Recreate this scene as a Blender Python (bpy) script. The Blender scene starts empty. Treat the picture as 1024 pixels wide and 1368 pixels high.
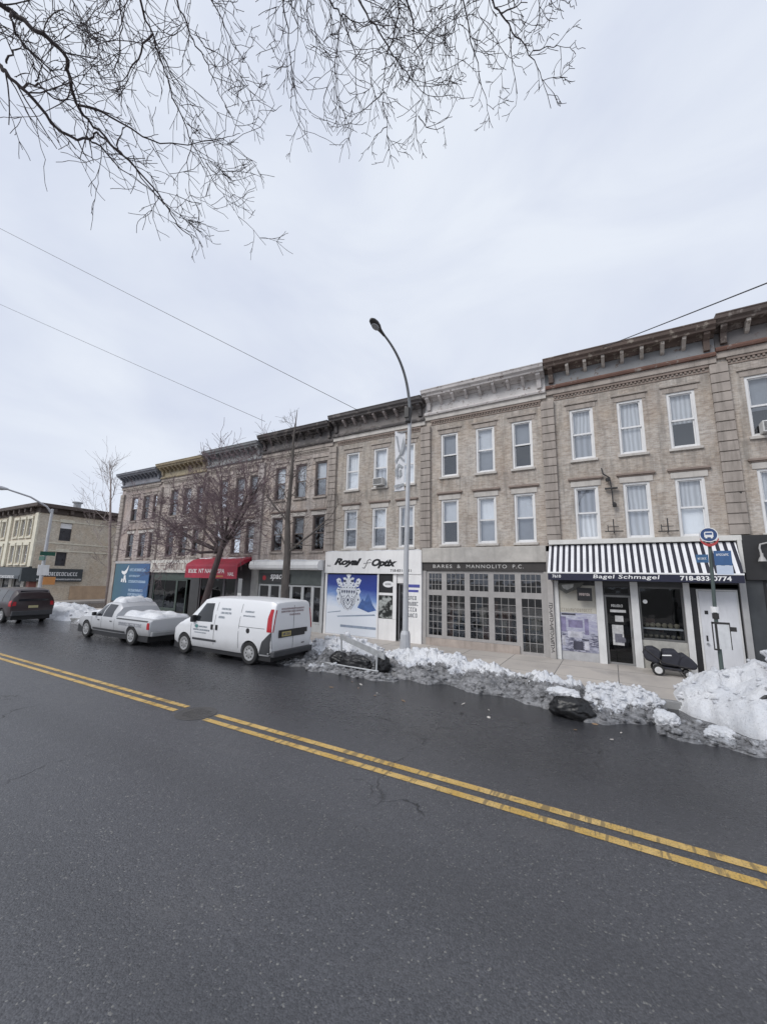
import bpy, bmesh, math, random
from mathutils import Vector, Matrix, noise
random.seed(7)
C = bpy.context.scene.collection
PI = math.pi
R = math.radians

# ------------------------------------------------------------------ camera
CAM_H = 2.57
YAW, PITCH, ROLL, F = R(-29.7806), R(9.6053), R(1.22), 528.43
fw = Vector((math.sin(YAW)*math.cos(PITCH), math.cos(YAW)*math.cos(PITCH), math.sin(PITCH)))
r0 = Vector((math.cos(YAW), -math.sin(YAW), 0)); u0 = r0.cross(fw)
rt = r0*math.cos(ROLL) + u0*math.sin(ROLL)
up = u0*math.cos(ROLL) - r0*math.sin(ROLL)
cd = bpy.data.cameras.new('camera'); cam = bpy.data.objects.new('camera', cd); C.objects.link(cam)
cam.matrix_world = Matrix(((rt.x, up.x, -fw.x, 0), (rt.y, up.y, -fw.y, 0), (rt.z, up.z, -fw.z, CAM_H), (0, 0, 0, 1)))
cd.sensor_fit = 'HORIZONTAL'; cd.sensor_width = 36; cd.lens = F/1024*36
cd.clip_start = 0.05; cd.clip_end = 3000
bpy.context.scene.camera = cam
def ray(px, py): return rt*((px-512)/F) - up*((py-684)/F) + fw
def atY(px, py, Y):
    d = ray(px, py); return d*(Y/d.y) + Vector((0, 0, CAM_H))
def atD(px, py, dist): return ray(px, py).normalized()*dist + Vector((0, 0, CAM_H))

# ------------------------------------------------------------------ render, sky, sun
sc = bpy.context.scene
sc.render.engine = 'CYCLES'
sc.view_settings.view_transform = 'Standard'; sc.view_settings.look = 'None'
sc.view_settings.exposure = 0; sc.view_settings.gamma = 1
w = bpy.data.worlds.new('World'); sc.world = w; w.use_nodes = True
nt = w.node_tree; nt.nodes.clear()
SUN_EL, SUN_AZ = R(42), R(205)          # azimuth measured from +Y towards +X: the sun stands behind the camera
sky = nt.nodes.new('ShaderNodeTexSky'); sky.sky_type = 'NISHITA'; sky.sun_disc = False
sky.sun_elevation = SUN_EL; sky.sun_rotation = SUN_AZ
tc = nt.nodes.new('ShaderNodeTexCoord')
mp = nt.nodes.new('ShaderNodeMapping'); mp.inputs['Scale'].default_value = (1.0, 1.0, 2.2)
nt.links.new(tc.outputs['Generated'], mp.inputs['Vector'])
n1 = nt.nodes.new('ShaderNodeTexNoise'); n1.inputs['Scale'].default_value = 2.1; n1.inputs['Detail'].default_value = 6; n1.inputs['Roughness'].default_value = .5
n1.inputs['Distortion'].default_value = .6
nt.links.new(mp.outputs['Vector'], n1.inputs['Vector'])
cr = nt.nodes.new('ShaderNodeValToRGB')
cr.color_ramp.elements[0].position = .34; cr.color_ramp.elements[0].color = (6.95, 7.5, 8.85, 1)
cr.color_ramp.elements[1].position = .64; cr.color_ramp.elements[1].color = (8.3, 8.82, 9.75, 1)
nt.links.new(n1.outputs['Fac'], cr.inputs['Fac'])
mx = nt.nodes.new('ShaderNodeMix'); mx.data_type = 'RGBA'; mx.inputs[0].default_value = .96
nt.links.new(sky.outputs['Color'], mx.inputs[6]); nt.links.new(cr.outputs['Color'], mx.inputs[7])
bg = nt.nodes.new('ShaderNodeBackground'); bg.inputs['Strength'].default_value = .1
nt.links.new(mx.outputs[2], bg.inputs['Color'])
ow = nt.nodes.new('ShaderNodeOutputWorld'); nt.links.new(bg.outputs['Background'], ow.inputs['Surface'])
sd = bpy.data.lights.new('sun', 'SUN'); sd.energy = 1.8; sd.angle = R(25); sd.color = (1, .97, .93)
so = bpy.data.objects.new('sun', sd); C.objects.link(so)
sdir = Vector((math.sin(SUN_AZ)*math.cos(SUN_EL), math.cos(SUN_AZ)*math.cos(SUN_EL), math.sin(SUN_EL)))
so.rotation_euler = sdir.to_track_quat('Z', 'Y').to_euler(); so.location = (0, -20, 30)

# ------------------------------------------------------------------ materials
class N:
    """small node-graph helper"""
    def __init__(s, name):
        s.m = bpy.data.materials.new(name); s.m.use_nodes = True; s.t = s.m.node_tree
        s.b = s.t.nodes['Principled BSDF']; s.out = s.t.nodes['Material Output']
        s.co = s.t.nodes.new('ShaderNodeTexCoord').outputs['Object']
    def nd(s, k, **kw):
        n = s.t.nodes.new(k)
        for a, v in kw.items(): setattr(n, a, v)
        return n
    def lk(s, a, b): s.t.links.new(a, b)
    def mapped(s, sca=(1, 1, 1), loc=(0, 0, 0), rot=(0, 0, 0)):
        m = s.nd('ShaderNodeMapping'); m.inputs['Scale'].default_value = sca; m.inputs['Location'].default_value = loc; m.inputs['Rotation'].default_value = rot
        s.lk(s.co, m.inputs['Vector']); return m.outputs['Vector']
    def noise(s, scale, detail=4, rough=.6, vec=None, dist=0):
        n = s.nd('ShaderNodeTexNoise'); n.inputs['Scale'].default_value = scale; n.inputs['Detail'].default_value = detail; n.inputs['Roughness'].default_value = rough
        n.inputs['Distortion'].default_value = dist
        s.lk(vec or s.co, n.inputs['Vector']); return n.outputs['Fac']
    def ramp(s, fac, a, b, ca=(0, 0, 0), cb=(1, 1, 1), mid=None):
        if a > b: a, b, ca, cb = b, a, cb, ca
        r = s.nd('ShaderNodeValToRGB'); e = r.color_ramp.elements
        e[0].position = a; e[1].position = b; e[0].color = (*ca, 1) if len(ca) == 3 else ca; e[1].color = (*cb, 1)
        for p, c in (mid or []):
            q = e.new(p); q.color = (*c, 1)
        s.lk(fac, r.inputs['Fac']); return r.outputs['Color']
    def mix(s, f, a, b, mode='MIX'):
        m = s.nd('ShaderNodeMix', data_type='RGBA', blend_type=mode)
        for v, i in ((f, 0), (a, 6), (b, 7)):
            if isinstance(v, (int, float)): m.inputs[i].default_value = v
            elif isinstance(v, tuple): m.inputs[i].default_value = (*v, 1)
            else: s.lk(v, m.inputs[i])
        return m.outputs[2]
    def math(s, op, a, b=0, clamp=False):
        m = s.nd('ShaderNodeMath', operation=op, use_clamp=clamp)
        for v, i in ((a, 0), (b, 1)):
            if isinstance(v, (int, float)): m.inputs[i].default_value = v
            else: s.lk(v, m.inputs[i])
        return m.outputs[0]
    def sep(s, vec=None):
        x = s.nd('ShaderNodeSeparateXYZ'); s.lk(vec or s.co, x.inputs[0]); return x.outputs
    def bump(s, h, strength=.3, dist=.01):
        b = s.nd('ShaderNodeBump'); b.inputs['Strength'].default_value = strength; b.inputs['Distance'].default_value = dist
        s.lk(h, b.inputs['Height']); s.lk(b.outputs['Normal'], s.b.inputs['Normal'])
    def set(s, color=None, rough=None, metal=None, spec=None):
        for v, k in ((color, 'Base Color'), (rough, 'Roughness'), (metal, 'Metallic'), (spec, 'Specular IOR Level')):
            if v is None: continue
            if isinstance(v, tuple): s.b.inputs[k].default_value = (*v, 1)
            elif isinstance(v, (int, float)): s.b.inputs[k].default_value = v
            else: s.lk(v, s.b.inputs[k])
        return s.m
def sc3(c, k): return tuple(min(1, v*k) for v in c)

_mc = {}
def paint(color, rough=.5, var=.12, scale=3.0, bump=.0, metal=0, dirt=0, key=None):
    """painted / plain surface with weathering blotches, fine grain and streaks"""
    k = (color, rough, var, scale, bump, metal, dirt)
    if k in _mc: return _mc[k]
    n = N('weathered_paint')
    a = n.noise(scale, 5); st = n.noise(scale*1.3, 4, .7, n.mapped((2.2, 2.2, .35)))
    c = n.mix(n.ramp(a, .3, .7), sc3(color, 1-var), sc3(color, 1+var*.7))
    c = n.mix(n.math('MULTIPLY', n.ramp(st, .5, .75), .25+dirt), c, sc3(color, .55-.2*dirt))
    if bump: n.bump(n.noise(scale*14, 3), bump, .006)
    _mc[k] = n.set(c, n.math('ADD', n.math('MULTIPLY', a, .2), rough-.1, True), metal); return _mc[k]

def brick(color, color2, mortar, stain=.5, bh=.068, bw=.21, off=0, sills=()):
    n = N('brick_facade')
    x, y, z = n.sep()
    cb = n.nd('ShaderNodeCombineXYZ'); n.lk(n.math('ADD', x, y), cb.inputs[0]); n.lk(z, cb.inputs[1])
    b = n.nd('ShaderNodeTexBrick'); b.inputs['Scale'].default_value = 1; b.inputs['Brick Width'].default_value = bw; b.inputs['Row Height'].default_value = bh
    b.inputs['Mortar Size'].default_value = .008; b.inputs['Mortar Smooth'].default_value = .3; b.inputs['Bias'].default_value = -.1
    b.inputs['Color1'].default_value = (*color, 1); b.inputs['Color2'].default_value = (*color2, 1); b.inputs['Mortar'].default_value = (*mortar, 1)
    n.lk(cb.outputs[0], b.inputs['Vector'])
    big = n.noise(.9, 5, .65, n.mapped((1, 1, 1), (off, 0, off*.7))); mid = n.noise(5.5, 4, .7, n.mapped((1, 1, 2.5), (off*3, 0, off))); st = n.noise(1.6, 5, .7, n.mapped((2.6, 2.6, .3), (off*2, 0, 0)))
    c = n.mix(n.ramp(big, .35, .7), n.mix(.0, b.outputs['Color'], (0, 0, 0)), n.mix(1.0, b.outputs['Color'], (.86, .78, .70), 'MULTIPLY'))
    c = n.mix(n.math('MULTIPLY', n.ramp(mid, .45, .60), .6), c, n.mix(1.0, c, (.62, .58, .55), 'MULTIPLY'))
    c = n.mix(n.math('MULTIPLY', n.ramp(n.noise(11, 3, .7, n.mapped((1, 1, 3), (3+off, 7, 1))), .5, .62), .55), c, n.mix(1.0, c, (1.3, 1.28, 1.25), 'MULTIPLY'))
    c = n.mix(n.math('MULTIPLY', n.ramp(st, .50, .68), stain), c, sc3(color, .36))
    for zs in sills:      # soot washed down below each sill line
        m1 = n.nd('ShaderNodeMapRange', interpolation_type='SMOOTHSTEP'); m1.inputs[1].default_value = zs-.95; m1.inputs[2].default_value = zs-.12; n.lk(z, m1.inputs[0])
        c = n.mix(n.math('MULTIPLY', n.math('MULTIPLY', m1.outputs[0], n.math('LESS_THAN', z, zs)), n.math('MULTIPLY', n.ramp(n.noise(1.5, 5, .7, n.mapped((3.4, 3.4, .25), (off*4, 0, zs))), .42, .66), .7)), c, sc3(color, .40))
    pt = n.noise(.55, 2, .5, n.mapped((1, 1, 1.2), (off*5+2, 0, 3)))
    c = n.mix(n.math('MULTIPLY', n.ramp(pt, .56, .60), .35), c, n.mix(1.0, c, (.80, .76, .76), 'MULTIPLY'))
    n.bump(b.outputs['Fac'], -.35, .008)
    return n.set(c, .88)

def stone(color, block=None, stain=.4):
    n = N('stone_trim')
    a = n.noise(2.2, 5, .65); st = n.noise(1.5, 4, .65, n.mapped((3, 3, .3)))
    c = n.mix(n.ramp(a, .3, .72), sc3(color, .78), sc3(color, 1.12))
    c = n.mix(n.math('MULTIPLY', n.ramp(st, .5, .7), stain), c, sc3(color, .4))
    n.bump(n.noise(40, 4, .7), .25, .006)
    return n.set(c, .85)

def peeling(color, under, amt=.5, scale=4, rough=.7):
    """old sheet-metal cornice paint peeling to what lies under it"""
    n = N('peeling_paint')
    a = n.noise(scale, 6, .7); g = n.noise(1.2, 4, .6)
    c = n.mix(n.ramp(g, .3, .7), sc3(color, .72), sc3(color, 1.1))
    c = n.mix(n.ramp(a, amt, amt+.07), c, under)
    n.bump(a, .3, .01)
    return n.set(c, rough)

def glass(tint=(.62, .66, .72), refl=.32, dark=.0):
    """window pane: mirrors the sky at a Fresnel-like rate, lets the room show through"""
    n = N('window_glass'); t = n.t
    fr = n.nd('ShaderNodeLayerWeight'); fr.inputs['Blend'].default_value = .25
    f = n.math('ADD', n.math('MULTIPLY', fr.outputs['Fresnel'], .75), refl, True)
    gl = n.nd('ShaderNodeBsdfGlossy'); gl.inputs['Roughness'].default_value = .03; gl.inputs['Color'].default_value = (.9, .93, .97, 1)
    wob = n.noise(1.6, 2)
    b = n.nd('ShaderNodeBump'); b.inputs['Strength'].default_value = .12; b.inputs['Distance'].default_value = .05
    n.lk(wob, b.inputs['Height']); n.lk(b.outputs['Normal'], gl.inputs['Normal'])
    tr = n.nd('ShaderNodeBsdfTransparent'); tr.inputs['Color'].default_value = (*tint, 1)
    ms = n.nd('ShaderNodeMixShader'); n.lk(f, ms.inputs[0]); n.lk(tr.outputs[0], ms.inputs[1]); n.lk(gl.outputs[0], ms.inputs[2])
    n.lk(ms.outputs[0], n.out.inputs['Surface']); t.nodes.remove(n.b)
    return n.m

def curtain_mat(color, folds=38):
    n = N('curtain_cloth')
    wv = n.nd('ShaderNodeTexWave', wave_type='BANDS', bands_direction='X'); wv.inputs['Scale'].default_value = folds/6.3; wv.inputs['Distortion'].default_value = 5.5; wv.inputs['Detail'].default_value = 2
    n.lk(n.mapped((1, 1, .25)), wv.inputs['Vector'])
    return n.set(n.mix(wv.outputs['Fac'], sc3(color, .68), color), .9)

def snow_mat(dirt=.5, hi=1.0, front=None):
    """clean white on top; grit gathers low down and on the face splashed by the road"""
    n = N('snow')
    x, y, z = n.sep()
    a = n.noise(1.9, 6, .72); f = n.noise(11, 5, .75); sp = n.noise(34, 4, .75); lay = n.noise(6.5, 7, .78, n.mapped((.7, 1, 1.6)), .5)
    lo = n.math('SUBTRACT', 1.0, n.math('DIVIDE', z, hi, True))
    d = n.math('ADD', n.math('MULTIPLY', lo, .40), n.math('MULTIPLY', a, .98))
    if front is not None:
        mr = n.nd('ShaderNodeMapRange'); mr.inputs[1].default_value = front+.55; mr.inputs[2].default_value = front-.35; n.lk(y, mr.inputs[0]); d = n.math('ADD', d, n.math('MULTIPLY', mr.outputs[0], .36))
    d = n.ramp(n.math('ADD', d, n.math('ADD', n.math('MULTIPLY', f, .25), n.math('MULTIPLY', lay, .2))), 1.10-.42*dirt, 1.52-.35*dirt)
    dc = n.ramp(n.math('ADD', n.math('MULTIPLY', lay, .7), n.math('MULTIPLY', f, .3)), .40, .60, (.014, .014, .015), (.33, .33, .34))
    c = n.mix(n.math('MULTIPLY', d, .93), n.mix(n.ramp(a, .35, .65), (.66, .68, .72), (.83, .835, .85)), dc)
    c = n.mix(n.math('MULTIPLY', n.ramp(sp, .585, .65), .45+.5*dirt), c, (.10, .095, .09))
    c = n.mix(n.math('MULTIPLY', n.ramp(f, .56, .68), .30), c, (.50, .50, .52))
    n.bump(n.math('ADD', f, n.math('MULTIPLY', sp, .7)), .9, .035)
    return n.set(c, n.math('ADD', n.math('MULTIPLY', f, .3), .45), spec=.35)

def bark(color):
    n = N('bark'); a = n.noise(9, 5, .7, n.mapped((1, 1, .25)))
    n.bump(a, .6, .02); return n.set(n.mix(n.ramp(a, .3, .7), sc3(color, .55), sc3(color, 1.2)), .9)

M = {}
M['white_frame'] = paint((.74, .74, .74), .45, .06, 4)
M['brown_frame'] = paint((.16, .13, .12), .5, .2, 4)
M['grey_frame'] = paint((.42, .41, .41), .5, .12, 3)
M['room'] = paint((.022, .022, .025), .9, .3, 2)
M['glass'] = glass((.93, .95, .96), .13)
M['shop_glass'] = glass((.70, .73, .75), .10)
M['deep_glass'] = glass((.62, .65, .68), .025)
M['dark_glass'] = glass((.2, .21, .23), .06)
M['curtain'] = curtain_mat((.86, .87, .90), 16)
M['blind'] = paint((.84, .86, .90), .7, .05, 2)
M['lace'] = curtain_mat((.58, .60, .65), 10)
M['grey_blind'] = paint((.36, .38, .42), .7, .1, 2)
M['black'] = paint((.018, .018, .02), .45, .3, 4)
M['black_letter'] = paint((.012, .012, .014), .4, .2, 4)
M['white_letter'] = paint((.80, .80, .80), .5, .05, 4)
M['iron'] = paint((.035, .033, .033), .5, .3, 8)
M['galv'] = paint((.36, .37, .38), .42, .12, 5, 0, .6)
M['snow_clean'] = snow_mat(.12, .6)

# ------------------------------------------------------------------ mesh builder
class MB:
    def __init__(s): s.v = []; s.f = []
    def add(s, vs, fs):
        o = len(s.v); s.v += [Vector(p) for p in vs]; s.f += [tuple(i+o for i in f) for f in fs]; return s
    def box(s, x0, x1, y0, y1, z0, z1):
        return s.add([(x0, y0, z0), (x1, y0, z0), (x1, y1, z0), (x0, y1, z0), (x0, y0, z1), (x1, y0, z1), (x1, y1, z1), (x0, y1, z1)],
                     [(0, 3, 2, 1), (4, 5, 6, 7), (0, 1, 5, 4), (1, 2, 6, 5), (2, 3, 7, 6), (3, 0, 4, 7)])
    def quad(s, *p): return s.add(p, [tuple(range(len(p)))])
    def prism_x(s, prof, x0, x1):
        """profile of (y, z) points swept along x"""
        n = len(prof)
        vs = [(x0, y, z) for y, z in prof] + [(x1, y, z) for y, z in prof]
        fs = [(i, (i+1) % n, n+(i+1) % n, n+i) for i in range(n)] + [tuple(range(n))[::-1], tuple(range(n, 2*n))]
        return s.add(vs, fs)
    def prism_y(s, prof, y0, y1):
        """outline of (x, z) points, thick along y"""
        n = len(prof)
        vs = [(x, y0, z) for x, z in prof] + [(x, y1, z) for x, z in prof]
        fs = [(i, (i+1) % n, n+(i+1) % n, n+i) for i in range(n)] + [tuple(range(n))[::-1], tuple(range(n, 2*n))]
        return s.add(vs, fs)
    def tube(s, pts, rad, n=6, cap=True):
        pts = [Vector(p) for p in pts]
        if not hasattr(rad, '__len__'): rad = [rad]*len(pts)
        o = len(s.v); ref = None
        for i, p in enumerate(pts):
            d = (pts[min(i+1, len(pts)-1)] - pts[max(i-1, 0)]).normalized()
            if ref is None or abs(ref.dot(d)) > .95: ref = Vector((0, 0, 1)) if abs(d.z) < .9 else Vector((1, 0, 0))
            a = d.cross(ref).normalized(); b = a.cross(d); ref = b
            for k in range(n):
                t = 2*PI*k/n; s.v.append(p + (a*math.cos(t) + b*math.sin(t))*rad[i])
        for i in range(len(pts)-1):
            for k in range(n):
                s.f.append((o+i*n+k, o+i*n+(k+1) % n, o+(i+1)*n+(k+1) % n, o+(i+1)*n+k))
        if cap:
            s.f.append(tuple(o+k for k in range(n))[::-1]); s.f.append(tuple(o+(len(pts)-1)*n+k for k in range(n)))
        return s
    def lathe(s, prof, c, axis='Z', n=24):
        """(radius, height) profile turned about an axis through c"""
        o = len(s.v); c = Vector(c)
        for r, h in prof:
            for k in range(n):
                t = 2*PI*k/n; a, b = r*math.cos(t), r*math.sin(t)
                s.v.append(c + Vector({'Z': (a, b, h), 'Y': (a, h, b), 'X': (h, a, b)}[axis]))
        m = len(prof)
        for i in range(m-1):
            for k in range(n): s.f.append((o+i*n+k, o+i*n+(k+1) % n, o+(i+1)*n+(k+1) % n, o+(i+1)*n+k))
        s.f.append(tuple(o+k for k in range(n))[::-1]); s.f.append(tuple(o+(m-1)*n+k for k in range(n)))
        return s
    def build(s, name, mat, parent=None, label=None, smooth=False, bevel=0, kind=None, loc=None, recalc=True, origin=None):
        """meshes are written in world metres; parent's origin is taken off"""
        org = Vector(origin) if origin else Vector((0, 0, 0)); p = parent
        base = Vector((0, 0, 0))
        while p is not None: base += p.location; p = p.parent
        off = base if parent is not None else org
        me = bpy.data.meshes.new(name)
        me.from_pydata([v - off for v in s.v], [], s.f)
        if recalc:
            bm = bmesh.new(); bm.from_mesh(me); bmesh.ops.recalc_face_normals(bm, faces=bm.faces); bm.to_mesh(me); bm.free()
        me.materials.append(mat)
        if smooth:
            for q in me.polygons: q.use_smooth = True
        o = bpy.data.objects.new(name, me); C.objects.link(o)
        if parent is not None: o.parent = parent
        else: o.location = org
        if label: o['label'] = label
        if kind: o['kind'] = kind
        if bevel:
            b = o.modifiers.new('bevel', 'BEVEL'); b.width = bevel; b.segments = 2; b.limit_method = 'ANGLE'; b.angle_limit = R(40)
        if smooth and smooth != 'all':
            for e in me.edges: pass
            try: me.set_sharp_from_angle(angle=R(40))
            except Exception: pass
        return o

def thing(name, label, cat, loc, group=None):
    o = bpy.data.objects.new(name, None); C.objects.link(o); o.location = loc
    o['label'] = label; o['category'] = cat; o.empty_display_size = .2
    if group: o['group'] = group
    return o
def tag(o, label, cat, group=None):
    o['label'] = label; o['category'] = cat
    if group: o['group'] = group
    return o

def text_geo(txt, shear=0, bold=0, space=1.0, extrude=0.0):
    cu = bpy.data.curves.new('lettering', 'FONT'); cu.body = txt; cu.shear = shear; cu.offset = bold; cu.space_character = space; cu.resolution_u = 3
    ob = bpy.data.objects.new('lettering', cu); C.objects.link(ob)
    dg = bpy.context.evaluated_depsgraph_get(); me = bpy.data.meshes.new_from_object(ob.evaluated_get(dg))
    vs = [v.co.copy() for v in me.vertices]; fs = [tuple(p.vertices) for p in me.polygons]
    C.objects.unlink(ob); bpy.data.objects.remove(ob); bpy.data.curves.remove(cu); bpy.data.meshes.remove(me)
    x0 = min(v.x for v in vs); x1 = max(v.x for v in vs); y0 = min(v.y for v in vs); y1 = max(v.y for v in vs)
    return [((v.x-x0)/(x1-x0), (v.y-y0)/(y1-y0)) for v in vs], fs
def wall_text(mb, txt, x0, x1, z0, z1, y, shear=0, bold=0, space=1.0, rise=0):
    """flat lettering on a plane that faces the road (-Y), filling the given box"""
    uv, fs = text_geo(txt, shear, bold, space)
    return mb.add([(x0+(x1-x0)*u, y, z0+(z1-z0)*t+rise*u) for u, t in uv], fs)
def scrawl(mb, x0, x1, z0, z1, y, seed, dens=.75):
    """lettering too small to read in the photo: a row of broken strokes"""
    rn = random.Random(seed); h = z1-z0; x = x0; dens = 1
    while x < x1-h*.4:
        wd = h*rn.uniform(.35, .6)
        if rn.random() < dens:
            t = h*.16; k = rn.randrange(4)
            mb.box(x, x+t, y-.002, y, z0, z1)
            if k != 1: mb.box(x+t, x+wd, y-.002, y, z1-t, z1)
            if k != 2: mb.box(x+t, x+wd, y-.002, y, z0, z0+t)
            if k != 0: mb.box(x+wd-t, x+wd, y-.002, y, z0+t, z1-t)
        x += wd + h*.18
    return mb
# ------------------------------------------------------------------ setting: ground, road, pavements
KERB = 10.75
def asphalt():
    n = N('wet_asphalt'); x, y, z = n.sep()
    vo = n.nd('ShaderNodeTexVoronoi'); vo.inputs['Scale'].default_value = 75; n.lk(n.co, vo.inputs['Vector'])
    vo2 = n.nd('ShaderNodeTexVoronoi'); vo2.inputs['Scale'].default_value = 30; n.lk(n.co, vo2.inputs['Vector'])
    fine = n.noise(90, 3, .8); mid = n.noise(6, 5, .7); big = n.noise(.42, 5, .6, n.mapped((.45, 1, 1))); pat = n.noise(1.1, 6, .65, n.mapped((.5, 1.3, 1)), .4)
    g = n.nd('ShaderNodeSeparateColor'); n.lk(vo.outputs['Color'], g.inputs[0])
    st = n.ramp(g.outputs[0], .15, .95, (.046, .047, .052), (.094, .095, .104))
    c = n.mix(n.ramp(g.outputs[1], .975, .985), st, (.22, .215, .20))
    c = n.mix(n.math('MULTIPLY', n.ramp(fine, .4, .62), .35), c, (.118, .12, .131))
    c = n.mix(n.math('MULTIPLY', n.ramp(mid, .4, .75), .3), c, (.095, .096, .104))
    c = n.mix(n.math('MULTIPLY', n.ramp(pat, .56, .68), .35), c, (.105, .104, .108))     # dried salt haze
    # the far lane is wetter and darker; shadows of absent cars are painted in as dark patches
    far = n.math('MULTIPLY', n.ramp(y, .0, 1.0), 0)
    fl = n.nd('ShaderNodeMapRange'); fl.inputs[1].default_value = 5.3; fl.inputs[2].default_value = 7.2; n.lk(n.math('ADD', y, n.math('MULTIPLY', big, 1.2)), fl.inputs[0])
    wet = n.math('MAXIMUM', n.math('MULTIPLY', fl.outputs[0], .70), n.math('MULTIPLY', n.ramp(big, .45, .85), .12))
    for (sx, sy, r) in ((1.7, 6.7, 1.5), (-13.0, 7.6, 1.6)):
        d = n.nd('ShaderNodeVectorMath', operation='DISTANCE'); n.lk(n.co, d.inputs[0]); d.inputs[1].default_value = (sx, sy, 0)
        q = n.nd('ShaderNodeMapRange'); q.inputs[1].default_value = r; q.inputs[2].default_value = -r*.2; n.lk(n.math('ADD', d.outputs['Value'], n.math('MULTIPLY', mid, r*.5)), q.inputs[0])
        wet = n.math('MAXIMUM', wet, n.math('MULTIPLY', q.outputs[0], .95))  # painted car-shadow patches share the mask of the wet lane
    c = n.mix(wet, c, n.mix(1.0, c, (.50, .50, .51), 'MULTIPLY'))  # wet: the wet lane and the painted car shadows, both darkened here
    # wheel tracks polished darker, a cut-and-filled utility trench
    for yc in (1.9, 3.6, 6.6, 8.3):
        t_ = n.nd('ShaderNodeMapRange', interpolation_type='SMOOTHSTEP'); t_.inputs[1].default_value = .55; t_.inputs[2].default_value = .05; n.lk(n.math('ABSOLUTE', n.math('SUBTRACT', n.math('ADD', y, n.math('MULTIPLY', big, .5)), yc+.25)), t_.inputs[0])
        c = n.mix(n.math('MULTIPLY', t_.outputs[0], .24), c, (.045, .046, .05))
    # cracks
    cv = n.nd('ShaderNodeTexVoronoi', feature='DISTANCE_TO_EDGE'); cv.inputs['Scale'].default_value = .33
    wv = n.nd('ShaderNodeVectorMath', operation='ADD'); nz = n.nd('ShaderNodeTexNoise'); nz.inputs['Scale'].default_value = 1.6; nz.inputs['Detail'].default_value = 5
    n.lk(n.co, nz.inputs['Vector']); n.lk(n.co, wv.inputs[0]); n.lk(nz.outputs['Color'], wv.inputs[1]); n.lk(wv.outputs[0], cv.inputs['Vector'])
    ck = n.math('MULTIPLY', n.ramp(cv.outputs['Distance'], .006, .002), n.ramp(n.noise(.5, 3), .52, .6))
    c = n.mix(ck, c, (.012, .012, .013))
    ro = n.math('SUBTRACT', n.math('ADD', n.math('MULTIPLY', n.ramp(mid, .3, .7), .14), .32), n.math('MULTIPLY', wet, .18))  # wet lane and painted car shadows both come out smoother
    gt = n.nd('ShaderNodeMapRange', interpolation_type='SMOOTHSTEP'); gt.inputs[1].default_value = 7.9; gt.inputs[2].default_value = 9.2; n.lk(n.math('ADD', y, n.math('MULTIPLY', n.math('SUBTRACT', pat, .5), 2.2)), gt.inputs[0])   # meltwater in the gutter
    ro = n.math('MULTIPLY', ro, n.math('SUBTRACT', 1.0, n.math('MULTIPLY', gt.outputs[0], .72)))
    c = n.mix(n.math('MULTIPLY', gt.outputs[0], .45), c, (.02, .02, .022))
    h = n.math('ADD', n.math('MULTIPLY', vo.outputs['Distance'], -1.0), n.math('MULTIPLY', vo2.outputs['Distance'], -.6))
    n.bump(n.math('SUBTRACT', h, n.math('MULTIPLY', ck, 2)), .40, .010)
    return n.set(c, ro, spec=.5)
def pavement():
    n = N('concrete_pavement'); x, y, z = n.sep()
    b = n.nd('ShaderNodeTexBrick'); b.offset = 0; b.inputs['Scale'].default_value = 1; b.inputs['Brick Width'].default_value = 1.5; b.inputs['Row Height'].default_value = 1.5
    b.inputs['Mortar Size'].default_value = .012; b.inputs['Color1'].default_value = (.52, .475, .43, 1); b.inputs['Color2'].default_value = (.45, .415, .38, 1); b.inputs['Mortar'].default_value = (.13, .125, .12, 1)
    n.lk(n.co, b.inputs['Vector'])
    a = n.noise(1.2, 6, .65); s = n.noise(60, 3, .7)
    c = n.mix(n.math('MULTIPLY', n.ramp(a, .45, .7), .6), b.outputs['Color'], (.29, .27, .255))
    c = n.mix(n.math('MULTIPLY', n.ramp(s, .5, .75), .3), c, (.5, .47, .44))
    n.bump(s, .2, .006)
    return n.set(c, n.ramp(a, .4, .7, (.8, .8, .8), (.4, .4, .4)))
def yellow():
    n = N('worn_yellow_paint'); x, y, z = n.sep()
    a = n.noise(9, 5, .75); b2 = n.noise(60, 3, .8); lng = n.noise(3, 3, .6, n.mapped((3.5, .4, 1)))
    c = n.mix(n.ramp(n.noise(2.5, 4), .3, .7), (.52, .325, .07), (.66, .46, .18))
    wear = n.math('MAXIMUM', n.ramp(b2, .52, .64), n.ramp(a, .56, .66))
    wear = n.math('MAXIMUM', wear, n.math('MULTIPLY', n.ramp(lng, .56, .59), .85))
    c = n.mix(n.math('MULTIPLY', wear, .75), c, (.085, .075, .06))
    n.bump(b2, .5, .006)
    return n.set(c, .55)
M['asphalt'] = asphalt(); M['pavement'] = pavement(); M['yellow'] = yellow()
M['kerbstone'] = stone((.30, .30, .30)); M['soil'] = paint((.16, .15, .14), .95, .2, .5)

MB().quad((-900, -900, -.06), (900, -900, -.06), (900, 900, -.06), (-900, 900, -.06)).build('ground', M['soil'], kind='structure')
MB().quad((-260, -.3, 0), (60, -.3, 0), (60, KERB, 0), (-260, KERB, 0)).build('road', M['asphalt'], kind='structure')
MB().quad((-39.2, KERB, -.004), (-31.2, KERB, -.004), (-31.2, 120, -.004), (-39.2, 120, -.004)).build('side_road', M['asphalt'], kind='structure')
def slab(x0, x1, y0, y1, nm): MB().box(x0, x1, y0, y1, -.05, .15).build(nm, M['pavement'], kind='structure')
slab(-31.05, 60, KERB+.15, 30, 'pavement'); slab(-260, -39.35, KERB+.15, 40, 'corner_pavement'); slab(-260, 60, -8, -.46, 'near_pavement')
def kerb(x0, x1, y0, y1, nm='kerb'): MB().box(x0, x1, y0, y1, -.05, .154).build(nm, M['kerbstone'], kind='structure', bevel=.015)
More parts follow.
